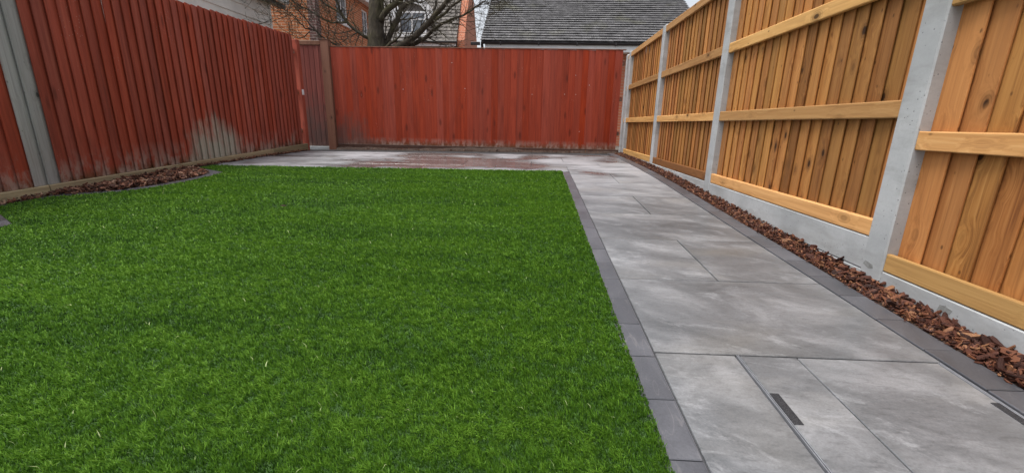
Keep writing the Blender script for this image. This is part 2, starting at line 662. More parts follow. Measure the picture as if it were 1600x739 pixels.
def turf_mat():
    t = NT('artificial turf fibre')
    at = t.new('ShaderNodeAttribute', attribute_name='tint')
    col = t.ramp(at.outputs['Fac'], [(0, (.016, .046, .010)), (.28, (.058, .148, .015)), (.6, (.125, .268, .022)), (.93, (.22, .39, .050)), (1.0, (.44, .52, .24))])
    t.color(col).rough(.5)
    t.b.inputs['Specular IOR Level'].default_value = .22
    tr = t.new('ShaderNodeBsdfTranslucent')
    t.l.new(col, tr.inputs['Color'])
    mx = t.new('ShaderNodeMixShader')
    mx.inputs[0].default_value = .25
    t.l.new(t.b.outputs[0], mx.inputs[1])
    t.l.new(tr.outputs[0], mx.inputs[2])
    t.l.new(mx.outputs[0], t.out.inputs['Surface'])
    return t.m


M['turf'] = turf_mat()
M['turf_base'] = simple('turf backing', (.030, .075, .012), .9, .3, 40)


def barktree_mat():
    t = NT('tree bark')
    p = t.pos()
    n = t.noise(t.scale(p, (11, 11, 4)), 1.8, 8, .75)
    g = t.noise(p, 2.1, 4, .6)
    col = t.ramp(n, [(.3, (.022, .018, .013)), (.52, (.070, .056, .039)), (.75, (.15, .125, .088))])
    col = t.mix(t.gray(g, .48, .66, 0, .7), col, (.105, .100, .040))
    t.color(col).rough(.9)
    t.bump(n, 1.0, .04)
    return t.m


M['treebark'] = barktree_mat()

# ------------------------------------------------------------------ ground
xs = [-400, -120, -40, -20] + list(np.arange(-12, 8.01, .5)) + [16, 40, 120, 400]
ys = [-300, -80, -20, -8] + list(np.arange(-3, 14.01, .5)) + [20, 40, 90, 250, 900]
gv = [(x, y, zg(x, y)-.09) for y in ys for x in xs]
nx = len(xs)
gf = [(j*nx+i, j*nx+i+1, (j+1)*nx+i+1, (j+1)*nx+i) for j in range(len(ys)-1) for i in range(nx-1)]
ground = link('ground', mesh_of('ground', gv, gf, True), M['ground'])
tag(ground, 'bare ground under and around the garden', 'ground', kind='structure')


def sheet(x0, x1, y0, y1, dz, step=.25):
    ax = np.linspace(x0, x1, max(2, int((x1-x0)/step)+1))
    ay = np.linspace(y0, y1, max(2, int((y1-y0)/step)+1))
    v = [(x, y, zg(x, y)+dz) for y in ay for x in ax]
    n = len(ax)
    f = [(j*n+i, j*n+i+1, (j+1)*n+i+1, (j+1)*n+i) for j in range(len(ay)-1) for i in range(n-1)]
    return v, f


def merge_sheets(name, sheets):
    b = MB()
    for v, f in sheets:
        b.add(v, f)
    return mesh_of(name, b.v, b.f, True)


# ------------------------------------------------------------------ paving
ROW0, PITCH = 1.265, .605
XL, XR = .412, 1.315          # the path between its two edgings
paving = link('paving', merge_sheets('paving', [sheet(XL, XR, -1.6, 4.97, -.012), sheet(-6.0, XR+.003, 5.02, 7.9, -.012)]), M['grout'])
tag(paving, 'grey stone paving of the path and the patio behind the lawn', 'paving', kind='structure')
slab_cache = {}


def block_mesh(kind, lx, ly, th, c):
    key = (kind, round(lx, 4), round(ly, 4))
    if key not in slab_cache:
        b = MB()
        b.box(-lx/2, lx/2, -ly/2, ly/2, -th, 0, c)
        slab_cache[key] = b.mesh(kind)
    return slab_cache[key]


def lay(kind, cx, cy_, lx, ly, mat, parent, lift=0.0, th=.03, c=.002, rz=0.0):
    me = block_mesh(kind, lx, ly, th, c)
    e = .05
    sx = (zg(cx+e, cy_)-zg(cx-e, cy_))/(2*e)
    sy_ = (zg(cx, cy_+ly/2)-zg(cx, cy_-ly/2))/ly
    nrm = Vector((-sx, -sy_, 1)).normalized()
    xa = Vector((math.cos(rz), math.sin(rz), 0))
    xa = (xa - nrm*xa.dot(nrm)).normalized()
    ya = nrm.cross(xa)
    mt = Matrix((xa, ya, nrm)).transposed().to_4x4()
    mt.translation = Vector((cx, cy_, zg(cx, cy_)+lift))
    o = link(kind, me, mat, parent)
    o.matrix_local = mt
    return o


G = .0055
CX0, CX1, CY0, CY1 = .672, XR-.006, ROW0-PITCH-.20, ROW0      # recessed manhole cover
for k in range(-4, 11):
    y0 = ROW0 + (k-1)*PITCH
    y1 = y0 + PITCH
    even = (k % 2 == 0)              # rows of halves start at row 0 -> (y 0.66 .. 1.265)
    if k <= 6:
        edges = [XL, (XL+XR)/2, XR] if even else [XL, XR]
        if k in (0,):
            edges = [XL, CX0]
    else:
        edges = [XR]
        first = .45 if not even else .9
        x = XR
        first = .9 if not even else .45
        while x > -6.0:
            x -= first if len(edges) == 1 else .903
            edges.append(x)
        edges = edges[::-1]
        y1 = min(y1, 7.9)
        if y1 - y0 < .05:
            continue
    for a, b_ in zip(edges[:-1], edges[1:]):
        ya_ = y0
        if k == 7 and a < XL-.01:
            ya_ = 5.04
            if b_ > XL+.01:      # slab notched at the lawn corner: cut in two
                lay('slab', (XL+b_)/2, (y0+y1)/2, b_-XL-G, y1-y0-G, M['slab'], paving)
                b_ = XL
        if b_-a < .03:
            continue
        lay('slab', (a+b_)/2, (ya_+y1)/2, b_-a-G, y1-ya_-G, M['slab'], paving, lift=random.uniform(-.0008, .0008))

# manhole cover: two cut slabs set in a steel edged tray, with two lifting slots
mh = empty('manhole_cover', (1.0, .96, zg(1.0, .96)))
tag(mh, 'recessed manhole cover filled with grey slabs, thin steel rim', 'manhole cover')
pm = Matrix.Translation(-mh.location)


def under(o, par):
    mw = o.matrix_basis.copy()
    o.parent = par
    o.matrix_basis = Matrix.Translation(-par.location) @ mw
    return o


for a, b_ in ((CX0+.011, .865), (.865, CX1-.010)):
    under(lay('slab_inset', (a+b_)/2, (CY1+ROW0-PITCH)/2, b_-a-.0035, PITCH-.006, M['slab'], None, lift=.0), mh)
for xx in (CX0+.0035, CX1-.004):
    under(lay('steel_strip', xx, (CY1+ROW0-PITCH)/2, .0022, PITCH-.004, M['steel'], None, lift=.0022, c=.0006), mh)
    under(lay('steel_strip', xx+.0055 if xx < 1 else xx-.0055, (CY1+ROW0-PITCH)/2, .0018, PITCH-.004, M['steel'], None, lift=.0018, c=.0006), mh)


def slot_mat():
    t = NT('dark ribbed rubber')
    v = t.coord('Object')
    n = t.voro(v, 420.0)
    t.color(t.ramp(n, [(.2, (.055, .056, .062)), (.5, (.012, .012, .015))])).rough(.7)
    t.bump(n, .6, .003)
    return t.m


M['slot'] = slot_mat()
for xx, yy in ((CX0+.0245, 1.016), (CX1-.0225, 1.015)):
    under(lay('lifting_slot', xx, yy, .025, .122, M['slot'], None, lift=.0016, th=.006, c=.0012), mh)

# ------------------------------------------------------------------ edging blocks
def run_edging(name, label, x0, x1, ya, yb, y_ref, lift=.002):
    base = link(name, merge_sheets(name, [sheet(x0-.005, x1+.005, ya, yb, -.006)]), M['edge_grout'])
    tag(base, label, 'edging', kind='structure')
    k = math.floor((ya-y_ref)/.207)
    y = y_ref + k*.207
    while y < yb:
        a, b_ = max(y, ya), min(y+.207, yb)
        if b_-a > .03:
            lay('edging_block', (x0+x1)/2, (a+b_)/2, x1-x0-.003, b_-a-.003, M['edging'], base, lift=lift+random.uniform(-.001, .001))
        y += .207
    return base


run_edging('lawn_edging', 'dark blue grey block edging between the lawn and the path', .312, XL-.003, -1.6, 4.965, .822)
run_edging('path_edging', 'dark plum grey block edging between the path and the bark strip', XR+.003, 1.427, -1.6, 7.86, 1.131)

# ------------------------------------------------------------------ lawn
LAWN_X1, LAWN_Y1 = .326, 5.03
BED = [(-3.93, 3.17), (-3.80, 3.26), (-3.53, 3.46), (-3.40, 3.72), (-3.365, 3.95), (-3.36, 4.22), (-3.40, 4.50), (-3.66, 4.655), (-3.93, 4.81)]
OFF = (.09, -2.045)
BED2 = [(x+OFF[0], y+OFF[1]) for x, y in BED]
STRIP_X = -3.93


def in_poly(px, py, poly):
    inside = np.zeros(px.shape, bool)
    n = len(poly)
    for i in range(n):
        x0, y0 = poly[i]
        x1, y1 = poly[(i+1) % n]
        c = ((y0 > py) != (y1 > py))
        xi = (x1-x0)*(py-y0)/((y1-y0) if y1 != y0 else 1e-9)+x0
        inside ^= c & (px < xi)
    return inside


def bed_x(y):
    """lawn's left edge at y"""
    out = np.full(np.shape(y), STRIP_X)
    for poly in (BED, BED2):
        p = np.array(poly)
        xi = np.interp(y, p[:, 1], p[:, 0], left=STRIP_X, right=STRIP_X)
        out = np.maximum(out, xi)
    return out


ay = np.linspace(-.6, LAWN_Y1-.004, 140)
lv, lf = [], []
for y in ay:
    xl = float(bed_x(np.array([y]))[0])+.012
    for i in range(40):
        x = xl + (LAWN_X1-.008-xl)*i/39
        lv.append((x, y, zg(x, y)+.002))
for j in range(139):
    for i in range(39):
        lf.append((j*40+i, j*40+i+1, (j+1)*40+i+1, (j+1)*40+i))
lawn_base = link('lawn', mesh_of('lawn', lv, lf, True), M['turf_base'])
tag(lawn_base, 'backing of the artificial lawn', 'lawn', kind='structure')


def smooth_noise(x, y, scale, seed, octaves=3):
    """cheap value noise on numpy arrays, -1..1"""
    out = np.zeros_like(x)
    amp, tot = 1.0, 0.0
    for o in range(octaves):
        r = np.random.default_rng(seed+o)
        tab = r.uniform(-1, 1, (256, 256))
        fx, fy = x*scale*2**o+50, y*scale*2**o+50
        ix, iy = np.floor(fx).astype(int), np.floor(fy).astype(int)
        tx, ty = fx-ix, fy-iy
        tx, ty = tx*tx*(3-2*tx), ty*ty*(3-2*ty)
        g = lambda a, b: tab[a % 256, b % 256]
        v = (g(ix, iy)*(1-tx)+g(ix+1, iy)*tx)*(1-ty)+(g(ix, iy+1)*(1-tx)+g(ix+1, iy+1)*tx)*ty
        out += amp*v
        tot += amp
        amp *= .55
    return out/tot


def blades():
    N = 4600000
    x = rng.uniform(-3.95, LAWN_X1+.004, N)
    y = rng.uniform(.25, LAWN_Y1+.006, N)
    d = np.sqrt(x*x+y*y+.5)
    # only what lies near the picture's field of view, thinner further off
    ang = np.arctan2(x, y)
    keep = (ang > -1.25) & (x > bed_x(y)-.004)
    dens = np.minimum(1.0, (1.0/d)**1.72)
    keep &= rng.uniform(0, 1, N) < dens
    x, y, d = x[keep], y[keep], d[keep]
    n = len(x)
    z = zgv(x, y)
    # nap: brushed to the left, swirling in tufts
    big = smooth_noise(x, y, 1.6, 11)
    mid = smooth_noise(x*.7+y*.15, y*1.5, 9.0, 31)
    small = smooth_noise(x, y, 52.0, 51, 2)
    streak = smooth_noise(x*.55+y*1.0, y*.9-x*.25, 3.2, 91)*np.clip((y-1.5)/1.5, 0, 1)
    comb = smooth_noise(x*.45+y*.12, y*2.6, 2.6, 211, 4)
    th = math.radians(200) + .55*big + .8*mid + 1.2*streak + .9*comb + rng.normal(0, 1.0, n)
    lean = np.clip(.76 + .30*comb + .25*mid + .40*small + rng.normal(0, .30, n), .05, 1.5)
    h = .0165*np.clip(1+.10*big+.50*small+.24*mid+rng.normal(0, .16, n), .35, 1.6)
    pit = np.clip((-.12-smooth_noise(x*.75, y*1.2, 46.0, 151, 2))*3.5, 0, 1)
    h = h*(1-.40*pit)
    stray = rng.uniform(0, 1, n) < .0012
    h = np.where(stray, h*1.5, h)
    lean = np.where(stray, lean+.35, lean)
    w = .00080*np.clip(d/.90, 1, 5.2)*rng.uniform(.8, 1.25, n)
    dx, dy = np.cos(th), np.sin(th)
    fa = rng.uniform(0, math.pi, n)
    wx, wy = np.cos(fa)*w, np.sin(fa)*w
    l1, l2 = lean*.35, lean*1.0
    s1, c1 = np.sin(l1), np.cos(l1)
    s2, c2 = np.sin(l2), np.cos(l2)
    h1, h2 = h*.5, h*.55
    mx_, my_, mz_ = x+dx*s1*h1, y+dy*s1*h1, z+c1*h1
    tx_, ty_, tz_ = mx_+dx*s2*h2, my_+dy*s2*h2, mz_+c2*h2
    V = np.empty((n, 5, 3), np.float32)
    V[:, 0] = np.stack([x-wx, y-wy, z], 1)
    V[:, 1] = np.stack([x+wx, y+wy, z], 1)
    V[:, 2] = np.stack([mx_+wx*.9, my_+wy*.9, mz_], 1)
    V[:, 3] = np.stack([mx_-wx*.9, my_-wy*.9, mz_], 1)
    V[:, 4] = np.stack([tx_, ty_, tz_], 1)
    me = bpy.data.meshes.new('artificial_grass')
    me.vertices.add(n*5)
    me.vertices.foreach_set('co', V.ravel())
    b = (np.arange(n)*5)[:, None]
    loops = np.concatenate([b+np.array([[0, 1, 2, 3]]), b+np.array([[3, 2, 4]])], 1).ravel().astype(np.int32)
    me.loops.add(n*7)
    me.loops.foreach_set('vertex_index', loops)
    me.polygons.add(n*2)
    ls = (np.arange(n)*7)[:, None]+np.array([[0, 4]])
    me.polygons.foreach_set('loop_start', ls.ravel().astype(np.int32))
    me.polygons.foreach_set('loop_total', np.tile([4, 3], n).astype(np.int32))
    me.update()
    tint = np.clip(.47+.10*big+.11*mid+.17*small+.12*streak+.20*comb-.20*pit+rng.normal(0, .145, n), 0, .93)  # blade colour also carries painted light on tufts and shade in pits
    tint = np.where(stray & (rng.uniform(0, 1, n) < .6), 1.0, tint)
    at = me.attributes.new('tint', 'FLOAT', 'POINT')
    at.data.foreach_set('value', np.repeat(tint, 5).astype(np.float32))
    return me, n


gm, nb = blades()
print('blades', nb)
grass = link('artificial_grass', gm, M['turf'])
tag(grass, 'bright green artificial grass covering the lawn', 'grass', kind='stuff')

# ------------------------------------------------------------------ bark chips
def chip_mesh(i):
    r = random.Random(100+i)
    L, W, T = r.uniform(.8, 1.25), r.uniform(.30, .60), r.uniform(.07, .13)
    n = 7
    bend, twist = r.uniform(.1, .4), r.uniform(-.5, .5)
    top = []
    for k in range(n):
        a = 2*math.pi*k/n + r.uniform(-.25, .25)
        x = math.cos(a)*L*.5*r.uniform(.8, 1.1)
        y = math.sin(a)*W*.5*r.uniform(.7, 1.2)
        z = bend*(x*x)/L - .1*bend + twist*x*y
        top.append((x, y, z))
    v = top + [(0, 0, r.uniform(-.02, .06))] + [(x*.93, y*.93, z-T*r.uniform(.6, 1.2)) for x, y, z in top] + [(0, 0, -T)]
    f = [(k, (k+1) % n, n) for k in range(n)]
    f += [(n+1+(k+1) % n, n+1+k, 2*n+1) for k in range(n)]
    f += [(k, n+1+k, n+1+(k+1) % n, (k+1) % n) for k in range(n)]
    return v, f


CH = [chip_mesh(i) for i in range(10)]
CHM = []
for v, f in CH:
    me = mesh_of('bark_chip', v, f)
    me.materials.append(M['bark'])
    CHM.append(me)


def chip_tr(x, y, z, s, tilt=.5):
    return Matrix.Translation((x, y, z)) @ Matrix.Rotation(random.uniform(0, 6.28), 4, 'Z') @ Matrix.Rotation(random.gauss(0, tilt), 4, 'X') @ Matrix.Rotation(random.gauss(0, tilt), 4, 'Y') @ Matrix.Scale(s, 4)


def chip_stuff(name, trs, parent, mat='bark'):
    allv, allf, tint = [], [], []
    for mt in trs:
        v, f = random.choice(CH)
        a = np.array(v)
        R = np.array(mt)
        a = a @ R[:3, :3].T + R[:3, 3]
        n0 = len(allv)
        allv += [tuple(p) for p in a]
        allf += [tuple(n0+i for i in q) for q in f]
        tint += [random.random()]*len(v)
    me = mesh_of(name, allv, allf)
    at = me.attributes.new('tint', 'FLOAT', 'POINT')
    at.data.foreach_set('value', tint)
    o = link(name, me, M[mat], parent)
    o['kind'] = 'stuff'
    return o


def mound(x, x0, x1, hgt):
    u = (x-x0)/(x1-x0)
    return hgt*(.25+.75*u) if u > 0 else 0


# strip along the new fence
SX0, SX1 = 1.432, 1.553
sv, sf = [], []
sy_l = np.arange(-.3, 7.95, .06)
for y in sy_l:
    for i in range(6):
        x = SX0+(SX1+.03-SX0)*i/5
        sv.append((x, y, zg(x, y)-.012+mound(x, SX0, SX1, .016)+random.uniform(0, .006)))
for j in range(len(sy_l)-1):
    for i in range(5):
        sf.append((j*6+i, j*6+i+1, (j+1)*6+i+1, (j+1)*6+i))
strip = link('bark_strip', mesh_of('bark_strip', sv, sf, True), M['soil'])
tag(strip, 'narrow strip of reddish bark chips along the foot of the new timber fence', 'bark mulch', kind='structure')
cnt = 0
trs = []
for i in range(9000):
    y = .55 + (7.8-.55)*random.random()**1.55
    x = random.uniform(SX0+.008, SX1-.004)
    near = 1.0 if y < 2.2 else .82
    s = (.016+.034*random.random()**1.6)*near
    layer = random.random()
    z = zg(x, y)-.012+mound(x, SX0, SX1, .016)+.003+layer*.018*(.5+(x-SX0)/(SX1-SX0))
    if y < 1.35:
        z += .012*random.random()
    big = .95 < y < 2.5 and layer > .62 and cnt < 290
    if big:
        s *= 1.35
        o = link('bark_chip', random.choice(CHM), None, strip)
        o.matrix_local = chip_tr(x, y, z+.004, s, .55)
        cnt += 1
    else:
        trs.append(chip_tr(x, y, z, s, .55))
for i in range(70):          # a few flakes spilt over the edging
    y = .9+3.2*random.random()**1.5
    x = 1.431-abs(random.gauss(0, .014))
    trs.append(chip_tr(x, y, zg(x, y)+.007, random.uniform(.008, .022), .15))
for i in range(3600):        # crumbs between the flakes
    y = .6+4.0*random.random()**1.4
    x = random.uniform(SX0, SX1)
    trs.append(chip_tr(x, y, zg(x, y)-.008+mound(x, SX0, SX1, .016)+random.random()*.022, random.uniform(.006, .014), .6))
chip_stuff('bark_chips', trs, strip)

# planting bed by the red fence
def bed_sheet(poly, name, label, x_back=-4.05):
    ys_ = np.linspace(poly[0][1], poly[-1][1], 40)
    p = np.array(poly)
    v, f = [], []
    for y in ys_:
        xr = float(np.interp(y, p[:, 1], p[:, 0]))
        for i in range(12):
            x = x_back+(xr-x_back)*i/11
            v.append((x, y, zg(x, y)-.006+random.uniform(0, .008)))
    for j in range(39):
        for i in range(11):
            f.append((j*12+i, j*12+i+1, (j+1)*12+i+1, (j+1)*12+i))
    o = link(name, mesh_of(name, v, f, True), M['soil'])
    return tag(o, label, 'planting bed', kind='structure')


def edge_along(poly, parent, inset=.06, wid=.11):
    """edging blocks laid end to end along the bed's curved front"""
    pts = [Vector((x, y, 0)) for x, y in poly]
    seg, acc = [], 0
    for a, b_ in zip(pts[:-1], pts[1:]):
        d = b_-a
        L = d.length
        k = max(1, round(L/.2))
        for i in range(k):
            mid = a + d*((i+.5)/k)
            nrm = Vector((-d.y, d.x, 0)).normalized()
            mid = mid + nrm*inset
            lay('edging_block', mid.x, mid.y, L/k-.004, wid, M['edging'], parent, lift=.004, rz=math.atan2(d.y, d.x))


bed = bed_sheet(BED, 'planting_bed', 'rounded bed of fallen leaves and bark between the lawn and the red fence')
edge_along(BED, bed)
bed2 = bed_sheet(BED2, 'planting_bed', 'corner of another bed with grey edging at the left border of the picture', -4.05)
edge_along(BED2, bed2)
# narrow leaf strip at the foot of the red fence
lsv, lsf = sheet(-4.09, STRIP_X-.02, 1.0, 7.5, .0, .12)
leaf_strip = link('leaf_strip', mesh_of('leaf_strip', [(x, y, z+random.uniform(-.004, .008)) for x, y, z in lsv], lsf, True), M['soil'])
tag(leaf_strip, 'dark strip of dead leaves along the foot of the left red fence', 'soil', kind='structure')
k = 0
y = 1.0
while y < 4.95:
    lay('edging_block', STRIP_X+.0, y+.1, .05, .197, M['edging'], leaf_strip, lift=.003)
    y += .2
trs = []
for i in range(900):
    y = random.uniform(2.6, 7.4)
    x = random.uniform(-4.06, STRIP_X-.03)
    trs.append(chip_tr(x, y, zg(x, y)+.008+random.random()*.018, random.uniform(.02, .05), .5))
chip_stuff('dead_leaves', trs, leaf_strip, 'leaf')
trs = []
pts = [(x-.07 if x > -3.9 else x, y) for x, y in BED]
while len(trs) < 1500:
    x, y = random.uniform(-4.0, -3.4), random.uniform(3.2, 4.8)
    xr = float(np.interp(y, [q[1] for q in BED], [q[0] for q in BED]))-(.12 if y < 4.4 else .22)
    if x > xr or (smooth_noise(np.array([x]), np.array([y]), 5.0, 77)[0] > .28 and random.random() < .75):
        continue
    trs.append(chip_tr(x, y, zg(x, y)+.008+random.random()*.035, random.uniform(.025, .06), .55))
chip_stuff('dead_leaves', trs, bed, 'leaf')

trs = []
while len(trs) < 700:
    x, y = random.uniform(-4.0, -3.2), random.uniform(1.2, 2.75)
    if x < float(np.interp(y, [q[1] for q in BED2], [q[0] for q in BED2]))-(.13 if y < 2.36 else .26):
        trs.append(chip_tr(x, y, zg(x, y)+.008+random.random()*.03, random.uniform(.025, .06), .55))
chip_stuff('dead_leaves', trs, bed2, 'leaf')

# soil at the foot of the back fence
bs = MB()
for i in range(70):
    pass
n = 90
bv, bf = [], []
for i in range(n):
    x = -3.72+(1.50+3.72)*i/(n-1)
    hh = .018+.055*max(0, float(smooth_noise(np.array([x*1.7]), np.array([3.3]), 1.0, 5)[0])+.25)
    for y, dz in ((7.885, -.012), (7.915, hh*.5), (7.955, hh), (8.03, hh*1.15)):
        bv.append((x, y+random.uniform(-.006, .006), zg(x, y)+dz+random.uniform(0, .006)))
for i in range(n-1):
    for j in range(3):
        bf.append((i*4+j, (i+1)*4+j, (i+1)*4+j+1, i*4+j+1))
soil = link('soil_strip', mesh_of('soil_strip', bv, bf, True), M['soil'])
tag(soil, 'dark soil and debris along the foot of the back red fence', 'soil', kind='structure')
trs = []
for i in range(520):
    x = random.uniform(-3.6, 1.48)
    y = random.uniform(7.88, 7.985)
    trs.append(chip_tr(x, y, zg(x, y)+.010+random.random()*.02, random.uniform(.012, .035), .5))
chip_stuff('debris', trs, soil)

# ------------------------------------------------------------------ feather edge boards
def feather(name, w, h, thin=.006, thick=.020, gap=.006, topslope=0.0, lap=.017):
    """local: u=x across, y outwards (front +), z up; thick edge at u=w rides over the next board"""
    c = .0018
    prof = [(0, 0), (0, thin), (w-c, gap+thick), (w, gap+thick-c), (w, gap), (w-lap, thin*.65)]
    n = len(prof)
    v = [(x, y, 0) for x, y in prof]+[(x, y, h+topslope*x) for x, y in prof]
    f = [tuple(range(n)), tuple(range(n, 2*n))[::-1]]+[(i, n+i, n+(i+1) % n, (i+1) % n) for i in range(n)]
    me = mesh_of(name, v, f)
    return me


def fence_boards(root, mesh, spots, mat, rotz, name='board', jit=.0015):
    for loc in spots:
        o = link(name, mesh, mat, root, Vector(loc)-root.location + Vector((random.uniform(-jit, jit), random.uniform(-jit, jit), random.uniform(-.006, .004))))
        o.rotation_euler = (random.gauss(0, .002), random.gauss(0, .0018), rotz)


# ------------------------------------------------------------------ the new timber fence on the right
FX = 1.545
tf = empty('timber_fence', (1.6, 3.5, zg(1.6, 3.5)))
tag(tf, 'new orange brown timber panel fence with grey concrete posts beside the path', 'fence')


def part(root, b, name, mat, smooth=False):
    """link a mesh built in world space as a part of root (object origin at the piece's own centre)"""
    v = np.array(b.v)
    c = (v.min(0)+v.max(0))/2
    c[2] = v[:, 2].min()
    me = mesh_of(name, v-c, b.f, smooth)
    return link(name, me, mat, root, Vector(c)-root.matrix_world.translation if root is not None and root.parent else (Vector(c)-root.location if root is not None else Vector(c)))


def post(y0, y1, ztop, x0=FX, depth=.105):
    b = MB()
    c = .007
    yb0, yb1 = y0+c, y1-c
    zb = zg(x0, y0)-.25
    poly = [(x0, y0+c), (x0+c*.8, y0), (x0+depth, y0), (x0+depth, y1), (x0+c*.8, y1), (x0, y1-c)]
    n = len(poly)
    t = .015
    v = [(x, y, zb) for x, y in poly]+[(x, y, ztop-t) for x, y in poly]
    cx_, cy2 = x0+depth/2, (y0+y1)/2
    v += [(cx_+(x-cx_)*.75, cy2+(y-cy2)*.75, ztop) for x, y in poly]
    f = [tuple(range(n))]+[(i, n+i, n+(i+1) % n, (i+1) % n) for i in range(n)]
    f += [(n+i, 2*n+i, 2*n+(i+1) % n, n+(i+1) % n) for i in range(n)]+[tuple(range(2*n, 3*n))[::-1]]
    b.add(v, f)
    return part(tf, b, 'post', M['concrete'])


POST = [(-.075, .045, 1.88), (1.85, 1.968, 1.99), (3.805, 3.922, 1.99), (5.72, 5.838, 1.985), (7.66, 7.775, 1.985)]
for p in POST:
    post(*p)
post(7.90, 8.0, 1.965, 1.54)
RAILX = FX+.008


def rail(y0, y1, z0, z1, mat, th=.028, name='rail'):
    b = MB()
    b.box(RAILX, RAILX+th, y0, y1, z0, z1, .004)
    # sawn unevenness
    b.v = [(x+random.uniform(-.0012, .0012), y, z+random.uniform(-.0015, .0015)) for x, y, z in b.v]
    return part(tf, b, name, mat)


for bay in range(4):
    ya, yb = POST[bay][1], POST[bay+1][0]
    low = -.128 if bay == 0 else 0.0
    gb = .308+low
    # stacked concrete gravel boards
    for z0, z1 in ((gb-.152, gb), (gb-.306, gb-.155)):
        b = MB()
        b.box(FX+.007, FX+.060, ya-.012, yb+.012, z0, z1, .004)
        part(tf, b, 'gravel_board', M['concrete'])
    wetr = (bay == 2)
    rail(ya-.01, yb+.01, gb+.003, gb+.082, M['rail_wet'] if wetr else M['rail'])
    for z0 in (.835, 1.368, 1.895):
        rail(ya-.01, yb+.01, z0+low, z0+.074+low, M['rail'])
    # boards behind the rails
    hgt = 1.952+low-(gb+.004)
    w = .125
    pitch_b = .0985
    nb_ = int(round((yb-ya)/pitch_b))
    pitch_b = (yb-ya)/nb_
    me = feather('board', w, hgt, .005, .007, .015)
    spots = []
    for i in range(nb_):
        yy = yb - i*pitch_b
        spots.append((RAILX+.028+.0225, yy, gb+.004))
    # local +x runs towards the camera (-y), local +y (front) towards -x
    for loc in spots:
        y_end = loc[1]-w
        o = link('board', me, M['board'], tf, Vector(loc)-tf.location+Vector((random.uniform(-.001, .001), 0, random.uniform(-.003, .003))))
        # columns: x->-y, y->-x ; mirrored basis is avoided by flipping z: use rotation of 90 deg and a mirrored mesh
        o.rotation_euler = (random.gauss(0, .001), random.gauss(0, .0012), 0)
    me.transform(Matrix(((0, -1, 0, 0), (-1, 0, 0, 0), (0, 0, 1, 0), (0, 0, 0, 1))))
    me.flip_normals()
# narrow closing piece between the last two posts
for z0 in (.835, 1.368, 1.88):
    b = MB()
    b.box(RAILX+.01, RAILX+.04, 7.77, 7.905, z0, z0+.07, .003)
    part(tf, b, 'rail', M['rail'])
b = MB()
b.box(RAILX+.042, RAILX+.06, 7.77, 7.905, .30, 1.93, .002)
part(tf, b, 'board', M['board'])


def smear(x, pts, name='cement_smear'):
    n = len(pts)
    b = MB()
    b.add([(x, y, z) for y, z in pts]+[(x+.003, y, z) for y, z in pts],
          [tuple(range(n)), tuple(range(n, 2*n))[::-1]]+[(i, n+i, n+(i+1) % n, (i+1) % n) for i in range(n)])
    return part(tf, b, name, M['smear'])


smear(FX-.0012, [(1.955, .185), (1.945, .203), (1.90, .195), (1.895, .178), (1.92, .172)])
smear(FX+.0058, [(1.565, .150), (1.545, .153), (1.515, .147), (1.52, .132), (1.548, .128), (1.57, .125)])

# ------------------------------------------------------------------ red fence on the left
LX = -4.08
lfz = lambda y: .193+(y-3.0)*.0385          # top of its gravel board
ltop = lambda y: 2.052+(y-5.174)*.036
rf = empty('red_fence', (LX, 5.0, zg(LX, 5.0)))
tag(rf, 'long red brown close board fence along the left side of the lawn', 'fence')
seam0, pb = 3.4325, .1018
i = -16
W = .126
while True:
    y = seam0 + i*pb            # step (thick edge) of this board, facing the camera
    if y + .10 > 7.50:
        break
    z0 = lfz(y)+.004
    h = ltop(y)-z0+random.uniform(-.006, .006)
    me = feather('board', W, h, .005, .011, .022)
    # local x runs towards the camera (-y), front (+y) towards +x : a plain -90 deg turn about z
    mat = M['silver'] if i in (-1, -2) else M['red_a']
    o = link('board', me, mat, rf, Vector((LX-.016+random.uniform(-.0008, .0008), y+W, z0))-rf.location)
    o.rotation_euler = (random.gauss(0, .0005), random.gauss(0, .0022), -math.pi/2)
    if i in (-1, -2):
        o['label'] = 'unpainted silver grey replacement board'
    i += 1
for ya, yb in ((.9, 3.316), (3.324, 6.48), (6.486, 7.52)):
    b = MB()
    nseg = 14
    vs_, fs_ = [], []
    for s in range(nseg+1):
        y = ya+(yb-ya)*s/nseg
        wob = random.uniform(-.002, .002)
        zt, zb = lfz(y), zg(LX, y)-.08
        vs_ += [(LX-.010, y, zb), (LX+.030+wob, y, zb), (LX+.030+wob, y, zt-.006), (LX+.025+wob, y, zt), (LX-.010, y, zt)]
    for s in range(nseg):
        for q in range(5):
            a = s*5+q
            a2 = s*5+(q+1) % 5
            fs_.append((a, a+5, a2+5, a2))
    fs_ += [tuple(range(5)), tuple(range(nseg*5, nseg*5+5))[::-1]]
    b.add(vs_, fs_)
    part(rf, b, 'gravel_board', M['old_wood'])
for z in (.55, 1.2, 1.85):
    b = MB()
    b.box(LX-.085, LX-.022, 1.5, 7.49, z, z+.075, .004)
    part(rf, b, 'rail', M['red_a'])
for yy in (1.6, 3.33, 6.48):
    b = MB()
    b.box(LX-.185, LX-.088, yy-.05, yy+.05, .0, 2.0, .006)
    part(rf, b, 'post', M['gatepost'])
b = MB()
b.box(LX-.075, LX+.018, 7.505, 7.60, .05, ltop(7.55)-.06, .006)
part(rf, b, 'post', M['red_a'])
b = MB()
b.box(LX+.018, LX+.026, 7.515, 7.575, 1.19, 1.28, .002)
part(rf, b, 'latch_plate', M['white'])

